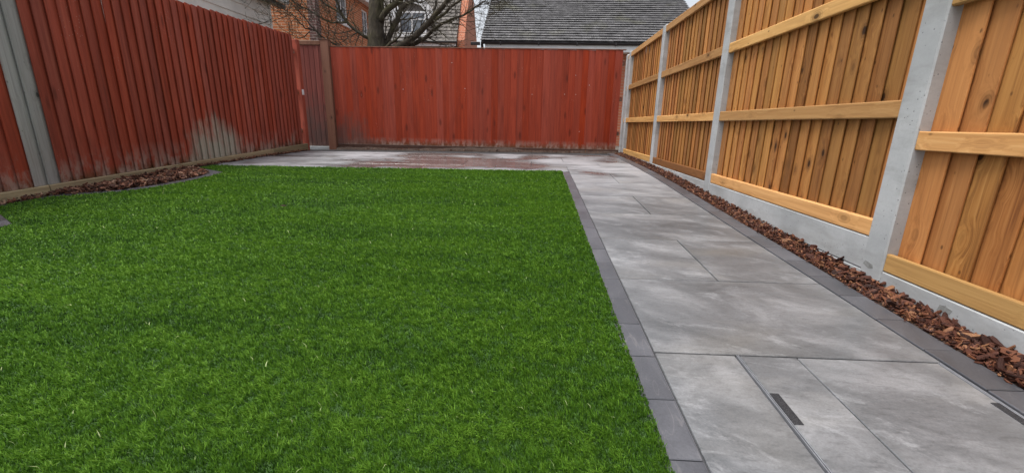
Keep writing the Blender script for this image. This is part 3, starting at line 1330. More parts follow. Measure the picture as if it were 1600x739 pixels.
# ------------------------------------------------------------------ red fence at the back, gate post, gate
BY = 8.0
bf_ = empty('red_fence', (-1.1, BY, zg(-1.1, BY)))
tag(bf_, 'bright red close board fence across the back of the garden', 'fence')
x = -3.715
W2 = .128
pw = .1125
while x+W2 < 1.55:
    h = 2.036-.352+random.uniform(-.003, .003)
    me = feather('board', W2, h, .005, .010, .011)
    o = link('board', me, M['red_b'], bf_, Vector((x+W2, BY, .352))-bf_.location)
    # front (+y local) must face -y: half turn; local x then runs to -x
    o.rotation_euler = (random.gauss(0, .001), random.gauss(0, .0015), math.pi)
    x += pw*random.uniform(.93, 1.07)
for xa, xb in ((-3.715, -1.02), (-1.015, 1.53)):
    b = MB()
    b.box(xa, xb, BY-.022, BY+.02, .16, .350, .004)
    part(bf_, b, 'gravel_board', M['dirty_board'])
b = MB()
b.box(-3.715, 1.53, BY-.022, BY+.025, 2.041, 2.055, .002)
part(bf_, b, 'capping', M['gatepost'])
for z in (.6, 1.2, 1.8):
    b = MB()
    b.box(-3.7, 1.53, BY+.004, BY+.06, z, z+.075, .004)
    part(bf_, b, 'rail', M['red_gate'])
for xx, zz in ((-1.52, 1.80), (-.08, 1.29), (.50, 1.30), (.70, 1.30), (.68, 1.62), (.93, 1.46), (-1.29, 1.37), (-2.42, 1.34), (-.70, .40), (.80, .66)):
    b = MB()
    b.tube([(xx, BY-.024, zz), (xx, BY-.010, zz)], .0055, 8)
    part(bf_, b, 'nail_head', M['white'])

gp = empty('gate_post', (-3.795, BY-.01, zg(-3.8, BY)))
tag(gp, 'weathered brown timber post between the gate and the back fence', 'post')
b = MB()
b.box(-3.868, -3.722, BY-.075, BY+.05, .15, 2.142, .007)
part(gp, b, 'post_shaft', M['gatepost'])
b = MB()
b.box(-3.875, -3.715, BY-.082, BY+.057, 2.1435, 2.156, .003)
part(gp, b, 'post_cap', M['gatepost'])

gt = empty('garden_gate', (-4.35, BY, zg(-4.35, BY)))
tag(gt, 'dull dark red boarded gate behind the end of the left fence', 'gate')
x = -4.86
while x < -3.90:
    w_ = .092
    b = MB()
    x1_ = min(x+w_-.004, -3.895)
    b.box(x, x1_, BY+.0, BY+.020, .300, 2.066, .004)
    o = part(gt, b, 'board', M['red_gate'])
    x += w_
b = MB()
b.box(-4.86, -3.895, BY-.018, BY+.03, 2.069, 2.138, .004)
part(gt, b, 'top_rail', M['gatepost'])
for z in (.42, 1.2, 1.85):
    b = MB()
    b.box(-4.86, -3.90, BY+.022, BY+.06, z, z+.09, .004)
    part(gt, b, 'rail', M['red_gate'])
th = MB()
th.box(-4.95, -3.87, BY-.05, BY+.10, .18, .290, .004)
tho = part(gt, th, 'threshold', M['concrete'])

# small fallen leaf on the lawn
lm = mesh_of('fallen_leaf', [(-.02, 0, .0), (-.008, .010, .004), (.012, .009, .006), (.024, 0, .001), (.012, -.009, .005), (-.008, -.010, .003), (.0, 0, .0)],
             [(0, 6, 1), (1, 6, 2), (2, 6, 3), (3, 6, 4), (4, 6, 5), (5, 6, 0)])
lo = link('fallen_leaf', lm, M['bark'], None, (-1.83, 2.96, zg(-1.83, 2.96)+.030), (.2, .15, .7))
sm = lo.modifiers.new('thickness', 'SOLIDIFY')
sm.thickness = .0012
tag(lo, 'single small brown leaf lying on the green lawn', 'leaf')

# ------------------------------------------------------------------ buildings beyond the fences
def quadbox(b, p0, p1):
    b.box(min(p0[0], p1[0]), max(p0[0], p1[0]), min(p0[1], p1[1]), max(p0[1], p1[1]), min(p0[2], p1[2]), max(p0[2], p1[2]))


def wall(root, name, mat, axis, const, u0, u1, z0, z1, th, holes=(), uvscale=1.0):
    """wall in plane axis=const (outer face), extends `th` inwards (signed), rectangular holes (u0,u1,z0,z1), uv in metres"""
    us = sorted(set([u0, u1]+[h for q in holes for h in q[:2]]))
    zs = sorted(set([z0, z1]+[h for q in holes for h in q[2:]]))
    b = MB()
    for i in range(len(us)-1):
        for j in range(len(zs)-1):
            cu, cz = (us[i]+us[i+1])/2, (zs[j]+zs[j+1])/2
            if any(h[0] < cu < h[1] and h[2] < cz < h[3] for h in holes):
                continue
            if axis == 'x':
                quadbox(b, (const, us[i], zs[j]), (const+th, us[i+1], zs[j+1]))
            else:
                quadbox(b, (us[i], const, zs[j]), (us[i+1], const+th, zs[j+1]))
    o = part(root, b, name, mat)
    set_uv(o, root)
    return o


def set_uv(o, root=None):
    me = o.data
    uv = me.uv_layers.new(name='UVMap')
    off = o.location + (root.location if root else Vector())
    for poly in me.polygons:
        nrm = poly.normal
        for li in poly.loop_indices:
            p = me.vertices[me.loops[li].vertex_index].co + off
            uv.data[li].uv = (p.x, p.z) if abs(nrm.y) > .5 else ((p.y, p.z) if abs(nrm.x) > .5 else (p.x, p.y))


def tiles(root, name, mat, p0, udir, vdir, nu, nv, du, dv, lift=.026, mirror=False):
    """overlapping plain tiles: p0 lower left corner, udir along the eave, vdir up the slope"""
    u = Vector(udir).normalized()
    v = Vector(vdir).normalized()
    nrm = u.cross(v).normalized()
    if nrm.z < 0:
        nrm = -nrm
    b = MB()
    p0 = Vector(p0)
    for j in range(nv):
        for i in range(-1 if j % 2 else 0, nu):
            a0 = max(0, i*du+(du/2 if j % 2 else 0))+.003
            a1 = min(nu*du, (i+1)*du+(du/2 if j % 2 else 0))-.003
            if a1-a0 < .02:
                continue
            l = lift*random.uniform(.92, 1.08)
            l2 = l+random.uniform(-.002, .002)
            sk = random.uniform(-.003, .003)
            q = [p0+u*a0+v*(j*dv+sk)+nrm*l, p0+u*a1+v*(j*dv-sk)+nrm*l2, p0+u*a1+v*((j+1)*dv+.03)+nrm*.006, p0+u*a0+v*((j+1)*dv+.03)+nrm*.006,
                 p0+u*a0+v*(j*dv+sk)+nrm*(l-.014), p0+u*a1+v*(j*dv-sk)+nrm*(l2-.014)]
            b.add(q, [(0, 1, 2, 3), (4, 5, 1, 0), (0, 3, 4), (1, 5, 2)])
    o = part(root, b, name, mat)
    o['kind'] = 'stuff'
    return o


# --- garage with the grey tiled roof
gx0, gx1, gy0, gz = -1.5, 4.42, 12.0, 2.89
slope = .62
gyr = 15.7
ga = empty('garage', (1.5, 13.8, .2))
tag(ga, 'low garage with a dark grey tiled roof and white fascia behind the back fence', 'building')
wall(ga, 'wall', M['brick_far'], 'y', gy0+.32, gx0+.12, gx1-.12, .15, gz-.26, .22)
wall(ga, 'wall', M['brick_far'], 'x', gx0+.12, gy0+.545, 2*gyr-gy0-.3, .15, gz-.26, .22)
wall(ga, 'wall', M['brick_far'], 'x', gx1-.12, gy0+.545, 2*gyr-gy0-.3, .15, gz-.26, -.22)
L = math.hypot(1, slope)
rb = MB()
zr = gz+slope*(gyr-gy0)
rb.add([(gx0, gy0, gz-.02), (gx1, gy0, gz-.02), (gx1, gyr, zr-.02), (gx0, gyr, zr-.02), (gx0, 2*gyr-gy0, gz-.02), (gx1, 2*gyr-gy0, gz-.02),
        (gx0, gy0, gz-.10), (gx1, gy0, gz-.10), (gx1, gyr, zr-.10), (gx0, gyr, zr-.10), (gx0, 2*gyr-gy0, gz-.10), (gx1, 2*gyr-gy0, gz-.10)],
       [(0, 1, 2, 3), (3, 2, 5, 4), (7, 6, 9, 8), (8, 9, 10, 11), (0, 3, 9, 6), (3, 4, 10, 9), (2, 1, 7, 8), (5, 2, 8, 11), (1, 0, 6, 7), (4, 5, 11, 10)])
roof = part(ga, rb, 'roof', M['tile'])
DV = .165
nv = int((gyr-gy0)*L/DV)
tl = tiles(ga, 'roof_tiles', M['tile'], (gx0-.02, gy0-.03, gz-.02-.018), (1, 0, 0), (0, 1, slope), int((gx1-gx0+.04)/.30), nv, (gx1-gx0+.04)/int((gx1-gx0+.04)/.30), DV, lift=.038)
# gable infill under the verge
for xx, sgn in ((gx0+.12, 1), (gx1-.12, -1)):
    gb_ = MB()
    yb_ = 2*gyr-gy0
    tri = [(xx, gy0+.4, gz-.255), (xx, yb_-.4, gz-.255), (xx, gyr, zr-.15)]
    gb_.add(tri+[(x+.2*sgn, y, z) for x, y, z in tri], [(0, 1, 2), (5, 4, 3), (0, 3, 4, 1), (1, 4, 5, 2), (2, 5, 3, 0)])
    o = part(ga, gb_, 'gable', M['brick_far'])
    set_uv(o, ga)
b = MB()
b.box(gx0+.10, gx1-.10, gy0+.02, gy0+.045, gz-.265, gz-.085, .004)
part(ga, b, 'fascia', M['white'])
b = MB()
b.box(gx0+.10, gx1-.10, gy0+.05, gy0+.32, gz-.262, gz-.24)
part(ga, b, 'soffit', M['white'])
b = MB()
half = [(math.cos(a)*.048, math.sin(a)*.05) for a in np.linspace(math.pi, 2*math.pi, 9)]
v, f = [], []
for xx in (gx0, gx1):
    for (yy, zz) in half:
        v.append((xx, gy0-.015+yy, gz-.06+zz))
    for (yy, zz) in half[::-1]:
        v.append((xx, gy0-.015+yy*.88, gz-.06+zz*.88+.001))
k = len(half)*2
f = [(i, k+i, k+(i+1) % k, (i+1) % k) for i in range(k)]+[tuple(range(k))[::-1], tuple(range(k, 2*k))]
b.add(v, f)
gut = part(ga, b, 'gutter', M['black'])
for i in range(6):
    b = MB()
    xx = gx0+.5+i*1.0
    b.box(xx, xx+.03, gy0-.068, gy0+.018, gz-.125, gz-.055, .003)
    part(ga, b, 'gutter_bracket', M['black'])
b = MB()
b.box(gx0-.28, gx0-.03, gy0+.0, gy0+.06, gz-.13, gz-.05, .01)
part(ga, b, 'gutter_end', M['black'])
b = MB()
b.tube([(gx0+.02, gy0+.02, gz-.10), (gx0+.03, gy0+.16, gz-.32), (gx0+.03, gy0+.20, gz-.5), (gx0+.03, gy0+.22, .25)], .036, 10)
part(ga, b, 'downpipe', M['black'])
b = MB()
nr = 14
for i in range(nr):
    xa = gx0+(gx1-gx0)*i/nr
    xb = gx0+(gx1-gx0)*(i+1)/nr-.006
    b.add([(xa, gyr-.13, zr-.02), (xa, gyr-.07, zr+.05), (xa, gyr+.07, zr+.05), (xa, gyr+.13, zr-.02), (xb, gyr-.13, zr-.03), (xb, gyr-.07, zr+.04), (xb, gyr+.07, zr+.04), (xb, gyr+.13, zr-.03)],
          [(0, 1, 5, 4), (1, 2, 6, 5), (2, 3, 7, 6), (0, 3, 2, 1), (4, 5, 6, 7)])
part(ga, b, 'ridge_tiles', M['ridge'])

# --- weatherboarded building to the left
wb = empty('weatherboard_building', (-7.2, 7.5, .2))
tag(wb, 'cream weatherboarded building rising behind the left red fence', 'building')
WX = -5.8
wy0, wy1 = 5.9, 9.68
zb = .25
for j in range(16):
    z0 = 2.725-.19*13+j*.19
    if z0 > 3.25:
        break
    b = MB()
    zt = min(z0+.205, 3.27)
    b.add([(WX+.034, wy0, z0), (WX+.034, wy1, z0), (WX+.014, wy1, zt), (WX+.014, wy0, zt), (WX, wy0, z0), (WX, wy1, z0), (WX, wy1, zt), (WX, wy0, zt)],
          [(0, 1, 2, 3), (5, 4, 7, 6), (4, 5, 1, 0), (3, 2, 6, 7), (0, 3, 7, 4), (1, 5, 6, 2)])
    part(wb, b, 'weatherboard', M['cream'])
b = MB()
quadbox(b, (WX-.02, wy0, zb), (-9.0, wy1-.005, 3.25))
part(wb, b, 'wall', M['cream'])
b = MB()
b.box(WX-.01, WX+.045, wy1-.03+.031, wy1+.055, zb, 3.2, .004)
part(wb, b, 'corner_trim', M['cream'])
b = MB()
# pitched roof, eave overhanging the boarded side
ez = 3.22
b.add([(WX+.17, wy0-.2, ez), (WX+.17, wy1+.42, ez), (-7.4, wy1+.42, ez+1.0), (-7.4, wy0-.2, ez+1.0), (-9.1, wy1+.42, ez), (-9.1, wy0-.2, ez),
       (WX+.17, wy0-.2, ez+.10), (WX+.17, wy1+.42, ez+.10), (-7.4, wy1+.42, ez+1.10), (-7.4, wy0-.2, ez+1.10), (-9.1, wy1+.42, ez+.10), (-9.1, wy0-.2, ez+.10)],
      [(1, 0, 3, 2), (2, 3, 5, 4), (6, 7, 8, 9), (9, 8, 10, 11), (0, 1, 7, 6), (1, 2, 8, 7), (2, 4, 10, 8), (3, 0, 6, 9), (5, 3, 9, 11), (4, 5, 11, 10)])
part(wb, b, 'roof', M['tile'])
b = MB()
b.box(WX+.175, WX+.27, wy0-.2, wy1+.42, ez-.01, ez+.10, .02)
part(wb, b, 'gutter', M['white'])
b = MB()
b.box(WX+.04, WX+.168, wy0-.2, wy1+.43, ez-.08, ez-.005, .004)
part(wb, b, 'soffit', M['black'])

# --- orange brick house
bh = empty('brick_house', (-8.2, 15.5, .2))
tag(bh, 'orange brick house with white framed windows behind the gate', 'building')
BX, B0, B1 = -6.38, 13.0, 17.6
EZ = 4.86
win = [(14.36, 15.20, 3.82, 4.62), (16.45, 17.00, 3.86, 4.66)]
wall(bh, 'wall', M['brick'], 'y', B0, -10.5, BX-.235, .15, EZ, .22)
wall(bh, 'wall', M['brick'], 'x', BX, B0+.235, B1, .15, EZ, -.22, win)
b = MB()
zq, sidx = .15, 0
b.box(BX-.231, BX+.004, B0-.004, B0+.231, .15, EZ, .003)
o = part(bh, b, 'corner_quoin', M['brick_purple'])
set_uv(o, bh)
for (a, c, z0, z1) in win:
    fr = MB()
    t_ = .055
    for q in ((a, a+t_, z0, z1), (c-t_, c, z0, z1), (a+t_, c-t_, z0, z0+t_), (a+t_, c-t_, z1-t_, z1)):
        fr.box(BX-.09, BX-.03, q[0], q[1], q[2], q[3], .004)
    fr.box(BX-.085, BX-.035, (a+c)/2-.02, (a+c)/2+.02, z0+t_, z1-t_)
    w_ = part(bh, fr, 'window', M['white'])
    # panes and bars as sub-parts
    for (p, q) in ((a+t_, (a+c)/2-.02), ((a+c)/2+.02, c-t_)):
        pb_ = MB()
        pb_.box(BX-.066, BX-.060, p, q, z0+t_, z1-t_)
        vv = np.array(pb_.v)
        cc = (vv.min(0)+vv.max(0))/2
        link('pane', mesh_of('pane', vv-cc, pb_.f), M['glass'], w_, Vector(cc)-(w_.location+bh.location))
        for zz in (z0+(z1-z0)*.36, z0+(z1-z0)*.66):
            gb2 = MB()
            gb2.box(BX-.058, BX-.05, p, q, zz-.007, zz+.007)
            vv = np.array(gb2.v)
            cc = (vv.min(0)+vv.max(0))/2
            link('glazing_bar', mesh_of('glazing_bar', vv-cc, gb2.f), M['white'], w_, Vector(cc)-(w_.location+bh.location))
    sl = MB()
    sl.box(BX-.03, BX+.055, a-.06, c+.06, z0-.07, z0-.003, .006)
    vv = np.array(sl.v)
    cc = (vv.min(0)+vv.max(0))/2
    link('sill', mesh_of('sill', vv-cc, sl.f), M['white'], w_, Vector(cc)-(w_.location+bh.location))
    cu = MB()
    cu.box(BX-.16, BX-.14, a+.04, c-.04, z0+.03, z1-.02)
    vv = np.array(cu.v)
    cc = (vv.min(0)+vv.max(0))/2
    link('curtain', mesh_of('curtain', vv-cc, cu.f), M['curtain'], w_, Vector(cc)-(w_.location+bh.location))
b = MB()
b.box(BX+.005, BX+.26, B0-.2, B1+.1, EZ-.005, EZ+.03)
part(bh, b, 'soffit', M['white'])
b = MB()
b.box(BX+.262, BX+.29, B0-.2, B1+.1, EZ-.03, EZ+.14, .003)
part(bh, b, 'fascia', M['white'])
b = MB()
b.add([(BX+.30, B0-.25, EZ+.10), (BX+.30, B1+.1, EZ+.10), (-8.4, B1+.1, EZ+1.8), (-8.4, B0-.25, EZ+1.8), (-10.6, B1+.1, EZ+.10), (-10.6, B0-.25, EZ+.10),
       (BX+.30, B0-.25, EZ+.18), (BX+.30, B1+.1, EZ+.18), (-8.4, B1+.1, EZ+1.9), (-8.4, B0-.25, EZ+1.9), (-10.6, B1+.1, EZ+.18), (-10.6, B0-.25, EZ+.18)],
      [(1, 0, 3, 2), (2, 3, 5, 4), (6, 7, 8, 9), (9, 8, 10, 11), (0, 1, 7, 6), (1, 2, 8, 7), (2, 4, 10, 8), (3, 0, 6, 9), (5, 3, 9, 11), (4, 5, 11, 10)])
part(bh, b, 'roof', M['tile_far'])
b = MB()
b.add([(-10.5, B0+.01, EZ), (BX, B0+.01, EZ), (-8.4, B0+.01, EZ+1.75), (-10.5, B0+.22, EZ), (BX, B0+.22, EZ), (-8.4, B0+.22, EZ+1.75)],
      [(0, 1, 2), (5, 4, 3), (0, 3, 4, 1), (1, 4, 5, 2), (2, 5, 3, 0)])
o = part(bh, b, 'gable', M['brick'])
set_uv(o, bh)
b = MB()
b.box(-10.3, BX-.24, B1-.23, B1-.01, .15, EZ)
o = part(bh, b, 'wall', M['brick'])
set_uv(o, bh)

# --- far house with steep roof and dormer
fh = empty('tiled_house', (-6.5, 21, .2))
tag(fh, 'far house with steep brown tiled roof, arched white dormer and brick gable', 'building')
hx0, hx1, hy0, hz = -12.0, -3.16, 19.0, 4.06
hyr, hsl = 21.3, 1.40
wall(fh, 'wall', M['brick_far'], 'y', hy0+.2, hx0, hx1, .15, hz-.22, .25)
hzr = hz+hsl*(hyr-hy0)
hyb = 2*hyr-hy0
b = MB()
pts = [(hx1, hy0+.15, .15), (hx1, hyb-.1, .15), (hx1, hyb-.1, hz), (hx1, hyr, hzr+.03), (hx1, hy0+.15, hz+.05)]
b.add([(x-.25, y, z) for x, y, z in pts]+[(x+.06, y, z) for x, y, z in pts], [(0, 1, 2, 3, 4)[::-1], (5, 6, 7, 8, 9)]+[(i, (i+1) % 5, 5+(i+1) % 5, 5+i) for i in range(5)])
o = part(fh, b, 'gable', M['brick_far'])
set_uv(o, fh)
b = MB()
b.add([(hx0, hy0, hz-.02), (hx1-.26, hy0, hz-.02), (hx1-.26, hyr, hzr-.02), (hx0, hyr, hzr-.02), (hx0, hyb, hz-.02), (hx1-.26, hyb, hz-.02),
       (hx0, hy0, hz-.12), (hx1-.26, hy0, hz-.12), (hx1-.26, hyr, hzr-.12), (hx0, hyr, hzr-.12), (hx0, hyb, hz-.12), (hx1-.26, hyb, hz-.12)],
      [(0, 1, 2, 3), (3, 2, 5, 4), (7, 6, 9, 8), (8, 9, 10, 11), (0, 3, 9, 6), (3, 4, 10, 9), (2, 1, 7, 8), (5, 2, 8, 11), (1, 0, 6, 7), (4, 5, 11, 10)])
part(fh, b, 'roof', M['tile_far'])
HL = math.hypot(1, hsl)
tiles(fh, 'roof_tiles', M['tile_far'], (-7.6, hy0-.03, hz-.05), (1, 0, 0), (0, 1, hsl), 22, int((hyr-hy0)*HL/.2), (hx1-.25+7.6)/22, .2, lift=.035)
b = MB()
b.box(hx0, hx1-.27, hy0-.05, hy0-.02, hz-.22, hz-.09)
part(fh, b, 'fascia', M['white'])
b = MB()
b.box(hx0, hx1-.2, hy0-.16, hy0-.055, hz-.10, hz-.01, .02)
part(fh, b, 'gutter', M['black'])
# dormer
dcx, dy = -5.32, 19.28
dw, dz0, dz1 = .82, 4.32, 5.05
b = MB()
ring_o = [(-dw-.05, dz0)] + [(-dw-.05, dz1)] + [(math.cos(a)*(dw+.05), dz1+math.sin(a)*.62) for a in np.linspace(math.pi*.95, math.pi*.05, 12)] + [(dw+.05, dz1), (dw+.05, dz0)]
n = len(ring_o)
b.add([(dcx+x, dy, z) for x, z in ring_o]+[(dcx+x, dy+1.6, z) for x, z in ring_o],
      [tuple(range(n)), tuple(range(n, 2*n))[::-1]]+[(i, n+i, n+(i+1) % n, (i+1) % n) for i in range(n)])
part(fh, b, 'dormer', M['tile_far'])
# white arched trim proud of the dormer face
arc = [(-dw-.18, dz1-.22), (-dw-.10, dz1-.02)] + [(math.cos(a)*(dw+.10), dz1+math.sin(a)*.72) for a in np.linspace(math.pi*.93, math.pi*.07, 14)] + [(dw+.10, dz1-.02), (dw+.18, dz1-.22)]
n = len(arc)
b = MB()
vv = []
for (x, z) in arc:
    k_ = .66
    xi, zi = x*k_, dz1+(z-dz1)*k_ - (.02 if z < dz1 else 0)
    vv += [(dcx+x, dy-.10, z), (dcx+xi, dy-.10, zi), (dcx+xi, dy-.02, zi), (dcx+x, dy-.02, z)]
ff = []
for i in range(n-1):
    for q in range(4):
        a, c = i*4+q, i*4+(q+1) % 4
        ff.append((a, a+4, c+4, c))
b.add(vv, ff+[(0, 1, 2, 3), tuple((n-1)*4+q for q in (3, 2, 1, 0))])
part(fh, b, 'bargeboard', M['white'])
fr = MB()
wx0, wx1, wz0, wz1 = dcx-.58, dcx+.60, dz0+.02, dz0+.90
for q in ((wx0, wx0+.07, wz0, wz1), (wx1-.07, wx1, wz0, wz1), (wx0+.07, wx1-.07, wz0, wz0+.07), (wx0+.07, wx1-.07, wz1-.07, wz1),
          (dcx-.035, dcx+.035, wz0+.07, wz1-.07)):
    fr.box(q[0], q[1], dy-.075, dy-.015, q[2], q[3], .004)
fr.box(wx0+.07, dcx-.036, dy-.07, dy-.02, wz0+.55, wz0+.60)
fr.box(dcx+.036, wx1-.07, dy-.07, dy-.02, wz0+.55, wz0+.60)
w_ = part(fh, fr, 'window', M['white'])
for (p, q) in ((wx0+.07, dcx-.036), (dcx+.036, wx1-.07)):
    for (z0, z1) in ((wz0+.07, wz0+.55), (wz0+.60, wz1-.07)):
        pb_ = MB()
        pb_.box(p, q, dy-.045, dy-.035, z0, z1)
        vv = np.array(pb_.v)
        cc = (vv.min(0)+vv.max(0))/2
        link('pane', mesh_of('pane', vv-cc, pb_.f), M['glass'], w_, Vector(cc)-(w_.location+fh.location))
b = MB()
b.box(wx0-.06, wx1+.06, dy-.20, dy-.08, dz0-.14, dz0-.0, .01)
part(fh, b, 'sill', M['white'])

# ------------------------------------------------------------------ bare tree behind the back fence
tree = empty('tree', (-3.45, 9.6, zg(-3.45, 9.6)))
tag(tree, 'bare leafless tree with spreading mossy branches behind the back fence', 'tree')
trunk_raw = [Vector((-3.45, 9.62, .05)), Vector((-3.44, 9.61, .8)), Vector((-3.43, 9.60, 1.6)), Vector((-3.438, 9.600, 2.300)), Vector((-3.429, 9.600, 2.664)), Vector((-3.405, 9.600, 3.032)), Vector((-3.368, 9.650, 3.465)), Vector((-3.322, 9.700, 4.067)), Vector((-3.398, 9.800, 4.898))]
trunk_pts = trunk_raw
tb = MB()
tp_, tr_ = [], []
for a_ in range(8):
    for q_ in range(5):
        f_ = q_/5
        tp_.append(trunk_raw[a_].lerp(trunk_raw[a_+1], f_))
        w_ = [.30, .24, .21, .19, .16, .155, .14, .12, .09]
        tr_.append(w_[a_]+(w_[a_+1]-w_[a_])*f_)
tb.tube(tp_, tr_, 18)
limb = MB()
twig = MB()
rt = random.Random(5)


def jitter_path(pts, rad, sub=3, amt=.02):
    """Catmull-Rom smoothing with a little wander"""
    P, R = [], []
    n = len(pts)
    for i in range(n-1):
        p0, p1, p2, p3 = pts[max(i-1, 0)], pts[i], pts[i+1], pts[min(i+2, n-1)]
        for s in range(sub):
            t = s/sub
            q = .5*((2*p1)+(-p0+p2)*t+(2*p0-5*p1+4*p2-p3)*t*t+(-p0+3*p1-3*p2+p3)*t*t*t)
            if i or s:
                q = q+Vector((rt.gauss(0, amt), rt.gauss(0, amt), rt.gauss(0, amt)))*.6
            P.append(q)
            R.append(rad[i]+(rad[i+1]-rad[i])*t)
    P.append(pts[-1])
    R.append(rad[-1])
    return P, R


def grow(p, d, r, L, depth):
    """random twig, forking"""
    n = 4
    pts, rad = [p], [r]
    q, dd = p.copy(), d.normalized()
    for i in range(n):
        dd = (dd+Vector((rt.gauss(0, .22), rt.gauss(0, .22), rt.gauss(.05, .2)))).normalized()
        q = q+dd*(L/n)
        pts.append(q)
        rad.append(r*(1-.7*(i+1)/n))
    (twig if r < .02 else limb).tube(pts, rad, 5 if r < .012 else 6)
    if depth > 0:
        for k in range(rt.choice((2, 3, 3))):
            i = rt.randint(1, n)
            side = Vector((rt.gauss(0, 1), rt.gauss(0, 1), rt.gauss(.25, .8))).normalized()
            nd = (pts[i]-pts[i-1]).normalized()*.8+side*.75
            grow(pts[i], nd, max(.0035, rad[i]*.7), L*rt.uniform(.5, .8), depth-1)


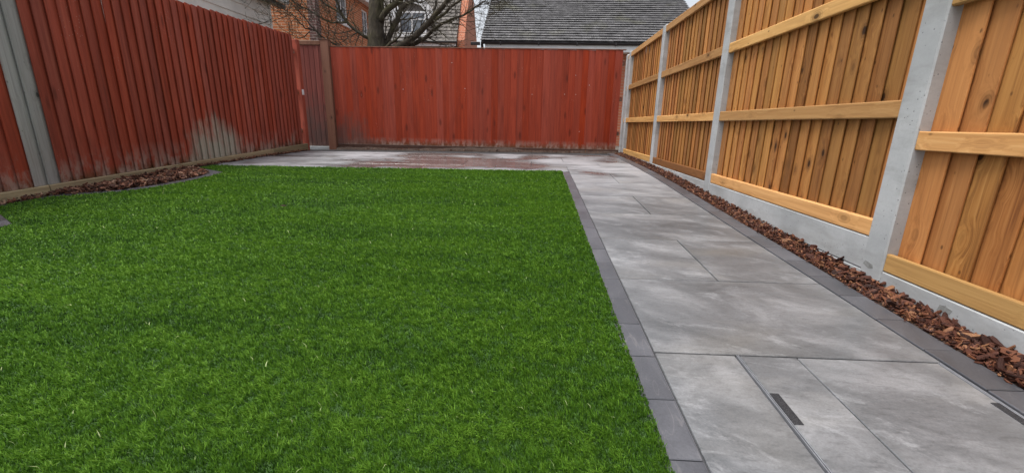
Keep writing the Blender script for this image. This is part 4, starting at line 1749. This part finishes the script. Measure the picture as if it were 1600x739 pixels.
LIMBS = [      # branch paths in metres, radii in metres
    ([(-3.320, 9.550, 2.790), (-3.134, 9.480, 2.993), (-2.877, 9.410, 3.132), (-2.690, 9.340, 3.289), (-2.319, 9.270, 3.701), (-1.908, 9.200, 4.328)],
     [0.0650, 0.0600, 0.0550, 0.0500, 0.0375, 0.0188]),
    ([(-3.372, 9.600, 2.250), (-3.250, 9.637, 2.410), (-3.110, 9.675, 2.656), (-3.000, 9.713, 2.876), (-2.919, 9.750, 3.083), (-2.732, 9.787, 3.216), (-2.503, 9.825, 3.361), (-2.064, 9.863, 3.770), (-1.393, 9.900, 4.368)],
     [0.0688, 0.0625, 0.0575, 0.0550, 0.0525, 0.0450, 0.0400, 0.0300, 0.0150]),
    ([(-2.935, 9.750, 3.033), (-2.963, 9.833, 3.275), (-2.901, 9.917, 3.663), (-2.761, 10.000, 4.287)],
     [0.0450, 0.0425, 0.0325, 0.0150]),
    ([(-3.333, 9.550, 2.142), (-2.970, 9.481, 2.286), (-2.713, 9.413, 2.376), (-2.486, 9.344, 2.524), (-2.238, 9.275, 2.704), (-1.994, 9.206, 2.925), (-1.796, 9.137, 3.104), (-1.628, 9.069, 3.365), (-1.267, 9.000, 3.937)],
     [0.0751, 0.0701, 0.0650, 0.0600, 0.0550, 0.0500, 0.0450, 0.0375, 0.0175]),
    ([(-3.297, 9.600, 2.098), (-2.785, 9.550, 2.312), (-2.479, 9.500, 2.406), (-2.246, 9.450, 2.547), (-2.043, 9.400, 2.696), (-1.767, 9.350, 2.795), (-1.496, 9.300, 2.880), (-1.281, 9.250, 2.998), (-1.045, 9.200, 3.124)],
     [0.0563, 0.0500, 0.0425, 0.0350, 0.0288, 0.0225, 0.0188, 0.0138, 0.0088]),
    ([(-2.258, 9.300, 2.674), (-1.943, 9.200, 2.831), (-1.715, 9.100, 2.981), (-1.494, 9.000, 3.093), (-1.134, 8.900, 3.373)],
     [0.0325, 0.0275, 0.0238, 0.0200, 0.0100]),
    ([(-3.403, 9.550, 2.343), (-3.602, 9.514, 2.460), (-3.785, 9.479, 2.575), (-3.950, 9.443, 2.713), (-4.068, 9.407, 2.898), (-4.128, 9.371, 3.103), (-4.161, 9.336, 3.281), (-4.316, 9.300, 3.818)],
     [0.0425, 0.0363, 0.0313, 0.0288, 0.0250, 0.0225, 0.0200, 0.0100]),
    ([(-3.983, 9.400, 2.740), (-4.268, 9.367, 2.719), (-4.499, 9.333, 2.818), (-4.686, 9.300, 2.916), (-4.796, 9.267, 2.979), (-4.967, 9.233, 3.063), (-5.081, 9.200, 3.171)],
     [0.0213, 0.0188, 0.0163, 0.0144, 0.0125, 0.0100, 0.0075]),
    ([(-4.066, 9.400, 2.884), (-4.209, 9.350, 2.979), (-4.363, 9.300, 3.072), (-4.450, 9.250, 3.152), (-4.760, 9.200, 3.447)],
     [0.0200, 0.0175, 0.0150, 0.0138, 0.0075]),
    ([(-3.437, 9.600, 2.097), (-3.928, 9.550, 2.186), (-4.271, 9.500, 2.313), (-4.512, 9.450, 2.439), (-4.666, 9.400, 2.576), (-4.840, 9.350, 2.614), (-4.949, 9.300, 2.735), (-5.092, 9.250, 2.878), (-5.200, 9.200, 2.960)],
     [0.0275, 0.0238, 0.0200, 0.0169, 0.0150, 0.0131, 0.0113, 0.0088, 0.0063]),
    ([(-4.616, 9.300, 2.557), (-4.724, 9.275, 2.696), (-4.854, 9.250, 2.856), (-4.928, 9.225, 3.015), (-4.989, 9.200, 3.171)],
     [0.0138, 0.0119, 0.0100, 0.0081, 0.0063]),
    ([(-4.423, 9.400, 2.394), (-4.355, 9.375, 2.550), (-4.357, 9.350, 2.690)],
     [0.0100, 0.0075, 0.0044]),
    ([(-4.727, 9.300, 2.532), (-4.914, 9.267, 2.402), (-5.053, 9.233, 2.443), (-5.264, 9.200, 2.556)],
     [0.0113, 0.0088, 0.0069, 0.0044]),
    ([(-3.796, 9.500, 2.554), (-3.980, 9.467, 2.472), (-4.112, 9.433, 2.366), (-4.154, 9.400, 2.335)],
     [0.0100, 0.0075, 0.0056, 0.0038]),
    ([(-3.255, 9.500, 2.211), (-3.098, 9.467, 2.357), (-2.919, 9.433, 2.452), (-2.822, 9.400, 2.568)],
     [0.0325, 0.0275, 0.0200, 0.0113]),
]
for pts, rads in LIMBS:
    P, R = jitter_path([Vector(q) for q in pts], rads, 3, .010)
    limb.tube(P, R, 8)
    # side twigs
    for i in range(2, len(P)-1):
        for _k in range(rt.choice((0, 1, 1, 2))):
            t_ = (P[i+1]-P[i]).normalized()
            side = Vector((rt.gauss(0, 1), rt.gauss(0, .6), rt.gauss(.1, .8))).normalized()
            grow(P[i], t_*.8+side*.8, max(.0045, min(.016, R[i]*.4)), rt.uniform(.3, .75), 2)
    grow(P[-1], (P[-1]-P[-2]), max(.005, R[-1]*.8), .8, 3)
# fine sprays hanging out to the right and left edges of the crown
for p_, dx in (((-1.267, 9.150, 2.974), 1), ((-1.140, 9.150, 3.088), 1), ((-1.357, 9.150, 2.858), 1), ((-1.443, 9.150, 3.165), 1), ((-1.600, 9.150, 2.764), 1), ((-1.807, 9.150, 2.693), 1), ((-1.228, 9.150, 3.223), 1), ((-1.065, 9.150, 3.156), 1), ((-4.998, 9.150, 2.856), -1), ((-4.812, 9.150, 2.740), -1), ((-5.069, 9.150, 3.030), -1)):
    for k in range(2):
        grow(Vector(p_), Vector((dx*1.0, rt.gauss(0, .4), rt.gauss(-.05, .5))), .0065, rt.uniform(.35, .6), 3)
# upper crown
for k in range(9):
    a = k*2.4
    p = trunk_pts[6].lerp(trunk_pts[8], k/9)
    grow(p, Vector((math.cos(a), math.sin(a), .75)), .05, 1.7, 4)
tb.v = [(x+rt.gauss(0, .010), y+rt.gauss(0, .010), z+rt.gauss(0, .02)) for x, y, z in tb.v]
trk = part(tree, tb, 'trunk', M['treebark'], True)
part(tree, limb, 'branches', M['treebark'], True)
tw_o = part(tree, twig, 'twigs', M['treebark'], True)
tw_o['kind'] = 'stuff'
